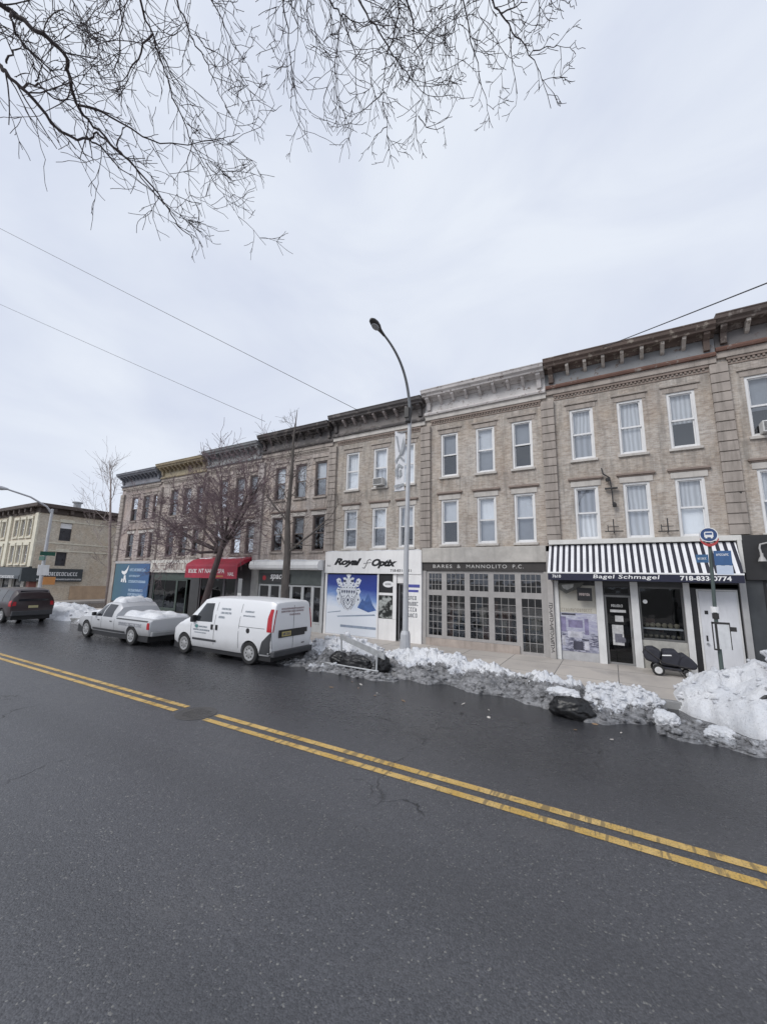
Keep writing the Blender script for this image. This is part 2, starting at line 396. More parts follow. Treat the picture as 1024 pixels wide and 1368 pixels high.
kerb(-31.05, 60, KERB, KERB+.15); kerb(-260, -39.35, KERB, KERB+.15); kerb(-260, 60, -.46, -.3)
# the double yellow line: two strips, broken where the manhole sits
MHX, MHY = -6.95, 5.22
def strip(y0, y1, nm):
    mb = MB()
    for xa, xb in ((-120, MHX-.46), (MHX+.40, 40)):
        mb.quad((xa, y0, .004), (xb, y0, .004), (xb, y1, .004), (xa, y1, .004))
    mb.build(nm, M['yellow'], kind='structure')
strip(5.30, 5.42, 'road_marking'); strip(5.05, 5.17, 'road_marking')
MHM = paint((.075, .072, .07), .5, .25, 8)
mh = thing('manhole_cover', 'round dark iron manhole cover set in the road between the yellow lines', 'manhole', (MHX, MHY, 0))
MB().lathe([(.37, .0), (.37, .006), (.32, .007), (.32, .005)], (MHX, MHY, 0), n=32).build('rim', MHM, mh)
mb = MB().lathe([(.31, .004), (.31, .008)], (MHX, MHY, 0), n=32)
for i in range(-4, 5):
    for j in range(-4, 5):
        if i*i+j*j < 16: mb.box(MHX+i*.066-.022, MHX+i*.066+.022, MHY+j*.066-.022, MHY+j*.066+.022, .008, .012)
mb.build('lid', MHM, mh)
# ------------------------------------------------------------------ the row of buildings
FY = 14.5                       # facade plane
BND = [-29.35, -24.75, -20.25, -15.75, -11.1, -6.35, -1.63, 3.17, 8.0]
SC = [.898, .912, .930, .953, .972, .990, 1.0, 1.013]
def zz(i, z): return .15 + (z-.15)*SC[i]
WC = [None]*8
WC[0] = [-27.65, -26.3, -24.95-.2]; WC[1] = [-23.3, -22.0, -20.75]; WC[2] = [-18.75, -17.4, -16.3]
WC[3] = [-14.42, -13.05, -11.80]; WC[4] = [-9.98, -8.50, -7.20]; WC[5] = [-5.32, -3.88, -2.52]
WC[6] = [-.55, .87, 2.22]; WC[7] = [4.10, 5.5, 6.9]
BCOL = {'tan': ((.475, .44, .40), (.36, .325, .295), (.46, .44, .42)), 'tan2': ((.47, .44, .40), (.365, .335, .305), (.45, .43, .41)),
        'pink': ((.485, .445, .42), (.39, .355, .335), (.46, .43, .415)), 'rose': ((.46, .405, .39), (.38, .33, .315), (.43, .395, .385))}
_bk = [0]
def brick_of(k):
    _bk[0] += 1; q = _bk[0]; t = 1.1*(1, .97, 1.02, .95, 1.0, .96, 1.03, .98)[q % 8]
    return brick(*[sc3(v, t) for v in BCOL[k]], .62, off=q*3.7, sills=(zz(q-1, 6.62)-.15, zz(q-1, 3.88)-.15, zz(q-1, 9.05)-.15))
ST = stone((.385, .34, .305), stain=.6); STL = stone((.55, .52, .485), stain=.3); HOOD = stone((.27, .215, .185), stain=.3)
CORN = [  # crown, frieze, lower moulding
 (peeling((.20, .21, .24), (.3, .3, .32), .55), peeling((.30, .30, .33), (.2, .2, .22), .54)),
 (peeling((.36, .30, .20), (.2, .17, .13), .54), peeling((.38, .33, .23), (.22, .18, .14), .54)),
 (peeling((.24, .25, .26), (.34, .34, .34), .54), peeling((.33, .335, .33), (.22, .22, .22), .54)),
 (peeling((.075, .068, .068), (.17, .15, .14), .54), peeling((.13, .12, .12), (.2, .18, .17), .54)),
 (peeling((.10, .092, .092), (.2, .18, .17), .54), peeling((.23, .21, .20), (.13, .11, .10), .53)),
 (peeling((.60, .57, .56), (.20, .16, .14), .56, 7), peeling((.62, .60, .59), (.24, .2, .18), .57, 6)),
 (peeling((.13, .095, .08), (.3, .26, .22), .55), peeling((.26, .265, .275), (.15, .11, .09), .57)),
 (peeling((.11, .085, .075), (.25, .22, .2), .55), peeling((.17, .16, .16), (.12, .09, .08), .57)),
]
RUST = peeling((.16, .085, .065), (.3, .27, .25), .58, 5)
CLOTH = [M['curtain'], M['blind'], M['lace'], M['grey_blind']]

def wall_with_holes(mb, x0, x1, z0, z1, holes, y, reveal=.16):
    xs = sorted({x0, x1, *[h[0] for h in holes], *[h[1] for h in holes]}); zs = sorted({z0, z1, *[h[2] for h in holes], *[h[3] for h in holes]})
    for a, b in zip(xs, xs[1:]):
        for c, d in zip(zs, zs[1:]):
            if any(h[0]-1e-6 <= a and b <= h[1]+1e-6 and h[2]-1e-6 <= c and d <= h[3]+1e-6 for h in holes): continue
            mb.quad((a, y, c), (b, y, c), (b, y, d), (a, y, d))
    for a, b, c, d in holes:
        yr = y+reveal
        mb.quad((a, y, c), (a, yr, c), (a, yr, d), (a, y, d)); mb.quad((b, y, c), (b, y, d), (b, yr, d), (b, yr, c))
        mb.quad((a, y, d), (a, yr, d), (b, yr, d), (b, y, d)); mb.quad((a, y, c), (b, y, c), (b, yr, c), (a, yr, c))

def sash_window(root, xc, wd, z0, z1, frame_mat, upper, lower, lintel, white=True, raised=False):
    """frame with two sashes; cloth behind the upper and lower pane (None = dark room)"""
    a, b = xc-wd/2, xc+wd/2; y = FY; t = .07 if white else .055; zm = (z0+z1)/2
    mb = MB(); yo = y+.03
    mb.box(a, a+t, yo, y+.16, z0, z1); mb.box(b-t, b, yo, y+.16, z0, z1)
    mb.box(a+t, b-t, yo, y+.16, z1-t, z1); mb.box(a+t, b-t, yo, y+.16, z0, z0+t*.8)
    zl = z0+t*.8
    mb.box(a+t, b-t, y+.065, y+.10, zm-.025, zm+.03)                                     # meeting rail
    s = .035
    for x in (a+t, b-t-s): mb.box(x, x+s, y+.07, y+.10, zm+.03, z1-t); mb.box(x, x+s, y+.11, y+.14, zl, zm-.025)
    mb.box(a+t+s, b-t-s, y+.072, y+.10, z1-t-s, z1-t); mb.box(a+t+s, b-t-s, y+.112, y+.14, zl, zl+s+.02)
    if raised: mb.box(a+t+s, b-t-s, y+.112, y+.14, zl+.26, zl+.31)
    w = mb.build('window', frame_mat, root)
    g = M['glass']
    MB().quad((a+t, y+.085, zm), (b-t, y+.085, zm), (b-t, y+.085, z1-t), (a+t, y+.085, z1-t)).build('pane', g, w)
    MB().quad((a+t, y+.125, zl), (b-t, y+.125, zl), (b-t, y+.125, zm), (a+t, y+.125, zm)).build('pane', g, w)
    rb = random.Random(int(xc*131+z0*977)); zd = zm - rb.uniform(-.22, .10)*(upper is not None and lower is None)
    if upper is not None: MB().quad((a+t, y+.20, zd-.02), (b-t, y+.20, zd-.02+rb.uniform(-.01, .01)), (b-t, y+.20, z1), (a+t, y+.20, z1)).build('curtain', upper, w)
    if lower is not None: MB().quad((a+t, y+.205, zl), (b-t, y+.205, zl), (b-t, y+.205, zm-.02), (a+t, y+.205, zm-.02)).build('curtain', lower, w)
    MB().box(a-.02, b+.02, y+.17, y+.60, z0-.02, z1+.02).build('room', M['room'], w) if False else \
        MB().quad((a-.02, y+.55, z0-.02), (b+.02, y+.55, z0-.02), (b+.02, y+.55, z1+.02), (a-.02, y+.55, z1+.02)).build('room_interior', M['room'], w)
    MB().box(a-.06, b+.06, y-.07, y+.029, z0-.085, z0-.002).build('sill', STL if white else ST, w, bevel=.008)
    if lintel:
        MB().box(a-.09, b+.09, y-.025, y+.028, z1+.002, z1+.19).build('lintel', STL, w, bevel=.006)
        mb = MB(); mb.box(a-.16, b+.16, y-.085, y-.001, z1+.235, z1+.30); mb.box(a-.13, b+.13, y-.05, y-.001, z1+.195, z1+.235)
        mb.build('hood', HOOD, w, bevel=.006)
    else:
        MB().box(a-.09, b+.09, y-.015, y+.028, z1+.002, z1+.15).build('lintel', ST, w, bevel=.005)
        mb = MB(); mb.box(a-.15, b+.15, y-.05, y-.001, z1+.185, z1+.235); mb.build('hood', ST, w, bevel=.005)
    return w

def row_building(i, label, brick_mat, frame_mat, white, cloths, shop_top, wd=.72):
    L, Rr = BND[i], BND[i+1]
    root = thing('shop_building', label, 'building', ((L+Rr)/2, FY, .15))
    U0, U1, L0, L1 = zz(i, 6.70), zz(i, 8.52), zz(i, 3.97), zz(i, 5.76)
    top = zz(i, 10.2); holes = []
    for xc in WC[i]:
        holes += [(xc-wd/2, xc+wd/2, U0, U1), (xc-wd/2, xc+wd/2, L0, L1)]
    mb = MB(); wall_with_holes(mb, L, Rr, shop_top, top, holes, FY)
    D = FY+13
    mb.quad((L, FY, .15), (L, D, .15), (L, D, top), (L, FY, top)); mb.quad((Rr, FY, .15), (Rr, FY, top), (Rr, D, top), (Rr, D, .15))
    mb.quad((L, D, .15), (Rr, D, .15), (Rr, D, top), (L, D, top))
    wl = mb.build('wall', brick_mat, root, recalc=False)
    MB().box(L+.01, Rr-.01, FY+.3, D-.05, top-.5, top-.3).build('roof', M['soil'], root)
    # pilaster of rusticated blocks on the left boundary
    mb = MB(); h = .30*SC[i]; z = shop_top+.02; px = L-.19 if i else L+.02; k = 0
    while z+h < zz(i, 9.12):
        mb.box(px, px+.43, FY-.115, FY-.001, z, z+h-.035); mb.box(px+.015, px+.415, FY-.085, FY-.0015, z+h-.035, z+h); z += h; k += 1
    mb.build('pilaster', ST if i != 3 else stone((.40, .36, .345)), root, bevel=.006)
    # brick frieze: recessed panel line, dentils, stone band
    px1 = px+.43; rx = Rr-.19 if i < 7 else Rr
    mb = MB(); mb.box(px1, rx, FY-.06, FY-.001, zz(i, 9.12), zz(i, 9.2)); x = px1+.03
    while x < rx-.05: mb.box(x, x+.055, FY-.045, FY-.001, zz(i, 9.05), zz(i, 9.12)); x += .11
    mb.box(px1, rx, FY-.02, FY-.001, zz(i, 8.98), zz(i, 9.02))
    mb.build('dentil_course', HOOD if i > 3 else ST, root)
    MB().box(L+.001, Rr-.001, FY-.09, FY-.001, zz(i, 9.2), zz(i, 9.40)).build('stone_band', STL if i in (4, 5) else ST, root, bevel=.01)
    # sheet-metal cornice
    cm, fm = CORN[i]
    a, b = L+.004, Rr-.004
    mb = MB(); mb.prism_x([(FY-.001, zz(i, 9.40)), (FY-.16, zz(i, 9.40)), (FY-.18, zz(i, 9.46)), (FY-.12, zz(i, 9.54)), (FY-.001, zz(i, 9.54))], a, b)
    lower = mb.build('cornice_moulding', RUST if i in (6, 7) else cm, root)
    MB().prism_x([(FY-.001, zz(i, 9.541)), (FY-.07, zz(i, 9.541)), (FY-.07, zz(i, 10.0)), (FY-.001, zz(i, 10.0))], a, b).build('frieze', fm, root)
    mb = MB()
    mb.prism_x([(FY+.25, zz(i, 10.10)), (FY-.46, zz(i, 10.10)), (FY-.48, zz(i, 10.16)), (FY-.56, zz(i, 10.22)), (FY-.58, zz(i, 10.31)), (FY-.60, zz(i, 10.33)), (FY-.60, zz(i, 10.36)), (FY+.25, zz(i, 10.40))], a, b)
    mb.prism_x([(FY-.001, zz(i, 10.001)), (FY-.12, zz(i, 10.001)), (FY-.20, zz(i, 10.099)), (FY-.001, zz(i, 10.099))], a, b)
    cn = mb.build('cornice', cm, root)
    nb = 9 if i not in (0, 1, 2) else 11
    for k in range(nb):
        x = a+.2+(b-a-.4)*k/(nb-1); mb = MB(); e = k in (0, nb-1); wv = .075 if e else .05
        mb.prism_x([(FY-.071, zz(i, 9.60 if e else 9.80)), (FY-.16, zz(i, 9.62 if e else 9.84)), (FY-.22, zz(i, 9.9)), (FY-.40, zz(i, 10.02)), (FY-.42, zz(i, 10.098)), (FY-.071, zz(i, 10.098))], x-wv, x+wv)
        bm_ = cm if e or i in (0, 1, 2, 3) else (peeling((.50, .46, .42), (.2, .16, .13), .56, 9) if i in (6, 7) else peeling((.36, .32, .31), (.14, .11, .1), .55, 9) if i == 4 else cm)
        mb.build('bracket', bm_, cn)
    for k, xc in enumerate(WC[i]):
        cu, cl, du, dl = cloths[k]
        sash_window(root, xc, wd, U0, U1, frame_mat, cu, cl, False, white)
        sash_window(root, xc, wd, L0, L1, frame_mat, du, dl, True, white)
    return root
c, b_, l_, g_, n_ = M['curtain'], M['blind'], M['lace'], M['grey_blind'], None
DK = [(g_, n_, n_, n_), (n_, n_, g_, n_), (g_, n_, n_, n_)]
SHOP = [3.36, 3.42, 3.5, 3.36, 3.74, 3.80, 3.86, 3.98]
LAB = [
 'pinkish end building of the row with dark windows and blue shop panel',
 'building with yellowish cornice behind the purple twiggy street tree',
 'building with plain grey cornice above the red shop awning',
 'greyish pink building with near black cornice behind the thin street tree and van',
 'tan brick building over the white optician shop with blue poster',
 'tan brick building with peeling white cornice over the gridded shop windows',
 'tan brick building with rusty cornice over the black and white striped awning',
 'building at the right edge of the photo with a black shop front',
]
BB = []
BB.append(row_building(0, LAB[0], brick_of('rose'), M['brown_frame'], False, DK, SHOP[0]))
BB.append(row_building(1, LAB[1], brick_of('pink'), M['brown_frame'], False, [(g_, g_, n_, n_), (b_, n_, g_, n_), (g_, n_, n_, n_)], SHOP[1]))
BB.append(row_building(2, LAB[2], brick_of('pink'), M['brown_frame'], False, [(b_, n_, n_, n_), (g_, n_, g_, n_), (g_, n_, b_, n_)], SHOP[2]))
BB.append(row_building(3, LAB[3], brick_of('pink'), M['brown_frame'], False, [(b_, g_, g_, n_), (b_, g_, g_, n_), (b_, g_, n_, n_)], SHOP[3]))
BB.append(row_building(4, LAB[4], brick_of('tan2'), M['white_frame'], True, [(c, b_, b_, g_), (b_, l_, b_, g_), (b_, b_, b_, n_)], SHOP[4]))
BB.append(row_building(5, LAB[5], brick_of('tan'), M['white_frame'], True, [(g_, n_, b_, n_), (b_, g_, b_, g_), (g_, n_, b_, g_)], SHOP[5]))
BB.append(row_building(6, LAB[6], brick_of('tan'), M['white_frame'], True, [(c, l_, l_, c), (c, c, c, l_), (c, n_, c, b_)], SHOP[6]))
BB.append(row_building(7, LAB[7], brick_of('tan'), M['white_frame'], True, [(g_, n_, c, l_), (g_, n_, b_, n_), (b_, n_, c, n_)], SHOP[7]))

# air conditioners resting in windows
def air_con(xc, z, label):
    t = thing('air_conditioner', label, 'air conditioner', (xc, FY-.18, z), 'window air conditioners')
    MB().box(xc-.23, xc+.23, FY-.28, FY+.06, z, z+.33).build('casing', paint((.58, .58, .57), .5, .1, 6), t, bevel=.02)
    mb = MB()
    for k in range(7): mb.box(xc-.2, xc+.2, FY-.287, FY-.281, z+.05+k*.036, z+.068+k*.036)
    mb.build('grille', M['iron'], t)
air_con(WC[4][1]+.02, zz(4, 6.70)+.03, 'small air conditioner in an upper window above the white optician shop')
air_con(WC[7][0]+.06, zz(7, 6.70)+.03, 'white air conditioner in the upper window at the right edge')

# ---------------------------------------------------------------- shop fronts
def plate(root, name, mat, x0, x1, z0, z1, y=FY-.05, th=.05, bevel=.004, label=None):
    return MB().box(x0, x1, y, y+th, z0, z1).build(name, mat, root, label, bevel=bevel)
def shop_interior(root, x0, x1, z0, z1, depth=2.2, mat=None):
    mb = MB(); y0, y1 = FY+.16, FY+depth
    mb.quad((x0, y1, z0), (x1, y1, z0), (x1, y1, z1), (x0, y1, z1)); mb.quad((x0, y0, z0), (x0, y1, z0), (x0, y1, z1), (x0, y0, z1))
    mb.quad((x1, y0, z0), (x1, y1, z0), (x1, y1, z1), (x1, y0, z1)); mb.quad((x0, y0, z1), (x1, y0, z1), (x1, y1, z1), (x0, y1, z1)); mb.quad((x0, y0, z0), (x1, y0, z0), (x1, y1, z0), (x0, y1, z0))
    return mb.build('shop_interior', mat or M['room'], root)
def framed(root, name, x0, x1, z0, z1, mat, t=.06, y=FY+.02, nx=1, nz=1, bar=.02, glassm=None, pane=True):
    """a glazed leaf: frame with glazing bars, its pane a sub-part"""
    mb = MB(); d = .06
    mb.box(x0, x0+t, y, y+d, z0, z1); mb.box(x1-t, x1, y, y+d, z0, z1); mb.box(x0+t, x1-t, y, y+d, z1-t, z1); mb.box(x0+t, x1-t, y, y+d, z0, z0+t)
    for k in range(1, nx):
        x = x0+t+(x1-x0-2*t)*k/nx; mb.box(x-bar/2, x+bar/2, y+.012, y+d-.02, z0+t, z1-t)
    for k in range(1, nz):
        z = z0+t+(z1-z0-2*t)*k/nz; mb.box(x0+t, x1-t, y+.014, y+d-.022, z-bar/2, z+bar/2)
    o = mb.build(name, mat, root)
    if pane: MB().quad((x0+t, y+.03, z0+t), (x1-t, y+.03, z0+t), (x1-t, y+.03, z1-t), (x0+t, y+.03, z1-t)).build('pane', glassm or M['shop_glass'], o)
    return o
CLUT = [paint(q, .7, .3, 9) for q in ((.20, .19, .18), (.10, .10, .11), (.30, .27, .22), (.08, .10, .13), (.22, .12, .09), (.34, .34, .33))]
def clutter(root, x0, x1, z0, seed, n=14, name='shop_goods'):
    """goods and furniture on the far side of the glass"""
    rn = random.Random(seed)
    for k in range(3):
        for j in range(n//3):
            mb = MB(); x = rn.uniform(x0, x1-.3); y = FY+.6+1.1*(k*7+j)/22; h = rn.uniform(.15, 1.3); mb.box(x, x+rn.uniform(.08, .45), y, y+.2, z0, z0+h); mb.build(name, CLUT[(seed+k) % 6], root)
DARKB = paint((.05, .05, .052), .5, .2, 3)

# --- 0: blue panel
r = BB[0]; L, Rr = BND[0], BND[1]
n = N('blue_sign_panel'); x, y, z = n.sep(); a = n.noise(1.4, 4)
col = n.ramp(n.math('ADD', n.math('MULTIPLY', x, .2), n.math('ADD', n.math('MULTIPLY', a, .35), .32)), .2, .8, (.055, .13, .17), (.05, .115, .25))
BLUE = n.set(col, .5)
plate(r, 'pier', ST, L, L+.42, .15, 3.36, FY-.08, .08); plate(r, 'fascia', M['grey_frame'], L+.42, Rr, 3.21, 3.36, FY-.1, .1)
pn = plate(r, 'sign_panel', BLUE, L+.55, Rr-.12, .80, 3.2, FY-.09, .06, label='blue panel with white long-eared animal and lines of writing')
mb = MB(); yy = FY-.094; ox, oz = L+1.35, 2.0
for poly in ([(0, .75), (.30, .70), (.52, .80), (.80, 1.12), (.74, .86), (.62, .62), (.42, .48), (.18, .52), (.02, .62)],
             [(.34, .44), (.52, .46), (.56, .30), (.70, .0), (.58, -.02), (.46, .22), (.42, .0), (.30, .0)], [(.05, .02), (.22, .02), (.26, .22), (.10, .24)]):
    mb.prism_y([(ox+p, oz+q) for p, q in poly], yy-.004, yy)
mb.build('emblem', M['white_letter'], pn)
mb = MB()
for k, (h, xa, xb) in enumerate(((.17, .0, 1.75), (.12, 0, 1.2), (.15, 0, 1.9))): scrawl(mb, L+2.3+xa, L+2.3+xb, 2.72-.36*k, 2.72-.36*k+h, yy, 50+k, .9)
mb.build('lettering', paint((.45, .58, .72), .5, .1, 3), pn); mb = MB()
for k in range(2): scrawl(mb, L+2.4, L+4.1, 1.45-.26*k, 1.6-.26*k, yy, 60+k, .9)
mb.build('lettering', paint((.45, .58, .72), .5, .1, 3), pn)
plate(r, 'plinth', DARKB, L+.43, Rr-.02, .15, .79, FY-.06, .05)

# --- 1: pale fascia over a dark open front
r = BB[1]; L, Rr = BND[1], BND[2]
f = plate(r, 'fascia', paint((.56, .54, .50), .6, .15, 3), L+.02, Rr-.4, 2.68, 3.42, FY-.14, .139)
mb = MB(); wall_text(mb, 'FISH', L+.3, L+1.6, 2.85, 3.25, FY-.143, .1, .01) if False else scrawl(mb, L+.25, L+3.9, 2.84, 3.24, FY-.141, 81, 1)
mb.build('lettering', paint((.30, .23, .20), .5, .2, 4), f)
shop_interior(r, L+.3, Rr-.3, .15, 2.68, 3)
plate(r, 'pier', DARKB, L, L+.3, .15, 2.68, FY-.02, .25); plate(r, 'pier', DARKB, Rr-.6, Rr-.2, .15, 2.68, FY-.02, .25)
GRN = paint((.055, .075, .065), .5, .25, 3)
framed(r, 'shop_window', L+.3, L+2.6, .55, 2.3, GRN, .08, nx=2, glassm=M['dark_glass']); framed(r, 'shop_window', L+2.6, L+3.55, .15, 2.3, GRN, .08, glassm=M['dark_glass'])
plate(r, 'transom_board', GRN, L+.3, Rr-.6, 2.3, 2.67, FY, .05); plate(r, 'stall_board', GRN, L+.3, L+2.6, .15, .54, FY, .05)
clutter(r, L+.5, Rr-.9, .2, 5)

# --- 2: red awning
r = BB[2]; L, Rr = BND[2]+.22, BND[3]-.22
RED = paint((.38, .020, .048), .45, .2, 2.5)
aw = MB().prism_x([(FY-.01, 3.54), (FY-.55, 3.38), (FY-.93, 3.14), (FY-.955, 3.02), (FY-.96, 2.42), (FY-.93, 2.42), (FY-.92, 2.98), (FY-.01, 3.42)], L, Rr).build('awning', RED, r, 'red awning with white shop lettering')
mb = MB(); y = FY-.962
wall_text(mb, 'NT NAIL & SPA', L+1.15, L+3.15, 2.68, 2.90, y, 0, .012, 1.02); mb.build('lettering', M['white_letter'], aw); mb = scrawl(MB(), L+.3, L+1.0, 2.68, 2.88, y, 31, 1)
mb.build('lettering', M['white_letter'], aw)
mb = MB(); scrawl(mb, L+2.4, L+3.1, 2.49, 2.56, y, 33, 1); mb.build('lettering', paint((.75, .45, .16), .5, .1, 3), aw)
mb = MB(); wall_text(mb, 'NAIL', L+3.42, L+3.85, 2.56, 2.74, y, 0, .01); mb.build('lettering', M['white_letter'], aw)
L, Rr = BND[2]+.2, BND[3]-.24
plate(r, 'pier', DARKB, BND[2]-.19, BND[2]+.2, .15, 3.5, FY-.03, .25); plate(r, 'pier', DARKB, Rr-.6, Rr+.03, .15, 3.5, FY-.03, .25)
shop_interior(r, L, Rr-.6, .15, 3.4, 2.5)
W = [L, L+1.0, L+2.0, L+2.95, Rr-.6]
for k in range(4): framed(r, 'shop_door' if k == 1 else 'shop_window', W[k], W[k+1], .15, 2.5, paint((.12, .11, .12), .5, .2, 3), .07, nz=2 if k == 3 else 1, glassm=M['dark_glass'])
p = plate(r, 'window_poster', paint((.55, .53, .52), .6, .2, 6), W[1]+.2, W[2]-.1, .3, 1.45, FY+.085, .01); plate(r, 'window_poster', paint((.22, .05, .10), .6, .2, 6), W[2]+.1, W[3]-.3, 1.1, 1.8, FY+.085, .01)
plate(r, 'transom_board', DARKB, L, Rr-.6, 2.51, 3.5, FY, .05)

# --- 3: white roll box with snow on it
r = BB[3]; L, Rr = BND[3]+.02, BND[4]-.22
bx = MB().prism_x([(FY-.001, 2.90), (FY-.42, 2.90), (FY-.50, 2.98), (FY-.52, 3.12), (FY-.46, 3.28), (FY-.30, 3.36), (FY-.001, 3.36)], L+.05, Rr).build('roll_awning', paint((.80, .80, .80), .5, .08, 2), r, 'white rolled-up awning box carrying snow', bevel=.02)
sg = plate(r, 'sign_board', DARKB, L+.45, L+2.4, 2.28, 2.72, FY-.09, .05); mb = MB(); wall_text(mb, 'space', L+1.15, L+2.1, 2.36, 2.68, FY-.093, .25, .02); mb.build('lettering', M['white_letter'], sg)
mb = MB(); mb.lathe([(.12, -.001), (.12, -.004)], (L+.75, FY-.09, 2.5), 'Y', 16); mb.build('emblem', paint((.45, .04, .05), .5, .1, 3), sg)
plate(r, 'transom_board', paint((.10, .115, .11), .4, .2, 3), L+.3, Rr-.05, 2.22, 2.89, FY-.03, .04)
shop_interior(r, L+.3, Rr-.2, .15, 2.2, 2.5, paint((.06, .06, .062), .9, .3, 2))
WG = paint((.50, .51, .51), .5, .1, 3)
plate(r, 'pier', paint((.30, .30, .29), .6, .15, 3), BND[3]-.2, L+.3, .15, 2.9, FY-.05, .2); plate(r, 'pier', WG, Rr-.12, Rr+.03, .15, 2.9, FY-.05, .2)
W = [L+.3, L+1.05, L+1.75, L+2.45, L+3.15, L+3.75, Rr-.12]
for k in range(6): framed(r, ['shop_window', 'shop_window', 'shop_door', 'shop_window', 'shop_door', 'shop_window'][k], W[k], W[k+1], .15 if k in (2, 4) else .5, 2.2, WG, .08)
plate(r, 'stall_board', WG, W[0], W[2], .15, .49, FY, .05); plate(r, 'stall_board', WG, W[3], W[4], .15, .49, FY, .05); plate(r, 'stall_board', WG, W[5], W[6], .15, .49, FY, .05)
clutter(r, L+.5, Rr-.5, .2, 11)

# --- 4: the white optician shop
r = BB[4]; L, Rr = BND[4]-.08, BND[5]-.1
WH = paint((.83, .82, .81), .55, .06, 1.5)
f = plate(r, 'fascia', WH, L, Rr, 2.78, 3.72, FY-.16, .159, label='white fascia with black script lettering')
BK = M['black_letter']; y = FY-.163; mb = MB()
wall_text(mb, 'Royal', L+.5, L+1.95, 3.05, 3.44, y, .4, .055, .93, -.02); mb.build('lettering', BK, f); mb = wall_text(MB(), 'Optix', L+2.45, L+3.66, 3.00, 3.40, y, .4, .055, .93, -.02); mb.build('lettering', BK, f); mb = MB()
mb.tube([(L+2.0, y, 3.02), (L+2.1, y, 3.0), (L+2.18, y, 3.12), (L+2.25, y, 3.32), (L+2.36, y, 3.38), (L+2.42, y, 3.33)], .014, 5); mb.tube([(L+2.06, y, 3.2), (L+2.42, y, 3.24)], .011, 5)
mb.build('emblem', BK, f); mb = wall_text(MB(), '718-831-4111', L+3.35, L+4.3, 2.86, 2.97, y, 0, .02); mb.build('lettering', BK, f); mb = wall_text(MB(), '7612', L+.12, L+.32, 3.06, 3.14, y, 0, .02)
mb.build('lettering', BK, f)
plate(r, 'pier', WH, L, L+.11, .15, 2.78, FY-.1, .1)
n = N('mountain_lake_poster'); x, yv, z = n.sep()
wvy = n.noise(1.3, 5, .6, n.mapped((.6, 1, 2.2))); t_ = n.math('ADD', z, n.math('MULTIPLY', n.math('SUBTRACT', wvy, .5), .5))
col = n.ramp(n.math('DIVIDE', n.math('ADD', t_, n.math('MULTIPLY', x, .13)), 2.6), .10, 1.0, (.78, .82, .88), (.018, .032, .20), mid=[(.36, (.82, .86, .92)), (.48, (.66, .74, .87)), (.58, (.20, .32, .62)), (.74, (.03, .06, .30))])
POST = n.set(col, .35)
po = plate(r, 'poster', POST, L+.12, L+2.70, .20, 2.73, FY-.08, .03, label='blue poster with white crest over pale snowy lines')
y = FY-.081
mb = MB(); cx, cz = L+1.26, 1.84     # crest: shield, supporters at the sides, plume above
KZ = .82
def cp(pts, off, th=.002, s=1): mb.prism_y([(cx+s*a, cz+b*KZ) for a, b in pts], y-off, y-off+th)
cp([(-.40, .50), (.40, .50), (.42, .05), (.34, -.40), (.17, -.70), (0, -.80), (-.17, -.70), (-.34, -.40), (-.42, .05)], .003, .003)
for s in (-1, 1):
    cp([(.34, .42), (.52, .46), (.60, .64), (.66, .80), (.52, .90), (.42, .84), (.38, .68), (.28, .60)], .004, .004, s)
    cp([(.38, .34), (.56, .40), (.64, .22), (.56, .06), (.62, -.12), (.58, -.34), (.44, -.56), (.34, -.4)], .0035, .003, s)
    cp([(.0, .48), (.22, .50), (.30, .66), (.24, .78), (.30, .90), (.18, .94), (.10, .86), (.04, .9), (.0, .78)], .0045, .004, s)
cp([(-.05, .8), (.05, .8), (.08, .98), (.14, 1.06), (.0, 1.10), (-.14, 1.06), (-.08, .98)], .005, .004)
mb.build('crest', paint((.74, .77, .82), .5, .2, 14), po)
mb = MB()
def blob(px, pz, a, b, k=8): mb.prism_y([(cx+px+a*math.cos(t*2*PI/k), cz+(pz+b*math.sin(t*2*PI/k))*KZ) for t in range(k)], y-.0075, y-.0055)
rn = random.Random(12)
for s in (-1, 1):
    blob(s*.20, .74, .085, .07); blob(s*.12, .62, .03, .03); blob(s*.50, .56, .05, .03); blob(s*.47, .72, .03, .05); blob(s*.44, .1, .03, .08); blob(s*.52, -.2, .03, .06); blob(s*.5, .28, .05, .025)
    for q in (.06, .19, .31): blob(s*q, .20, .045, .075); mb.box(cx+s*q-.02, cx+s*q+.02, y-.0074, y-.0055, cz+.10*KZ, cz+.14*KZ)
    for q in (.08, .22, .34): blob(s*q, .40, .035, .03, 5)
    mb.tube([(cx, y-.006, cz+.02), (cx+s*.17, y-.006, cz-.19), (cx, y-.006, cz-.40)], .011, 4); mb.tube([(cx+s*.36, y-.006, cz+.02), (cx+s*.28, y-.006, cz-.25), (cx+s*.12, y-.006, cz-.50), (cx, y-.006, cz-.58)], .009, 4)
    for k in range(5): blob(s*(.20+.03*rn.random()), -.05-.11*k, .025, .03, 5); blob(s*(.30-.045*k), -.08-.12*k, .018, .03, 5)
    mb.tube([(cx+s*.40, y-.006, cz+.41), (cx+s*.43, y-.006, cz+.05), (cx+s*.34, y-.006, cz-.33), (cx+s*.16, y-.006, cz-.58)], .008, 4)
blob(0, -.24, .05, .085)
mb.build('crest_detail', paint((.05, .065, .12), .5, .2, 8), po)
mb = MB(); mb.prism_y([(L+1.75, 1.35), (L+2.0, 1.75), (L+2.10, 1.62), (L+2.28, 1.98), (L+2.5, 1.5), (L+2.68, 1.28), (L+2.3, 1.18)], y-.002, y); mb.build('painted_peak', paint((.07, .14, .36), .5, .35, 5), po)
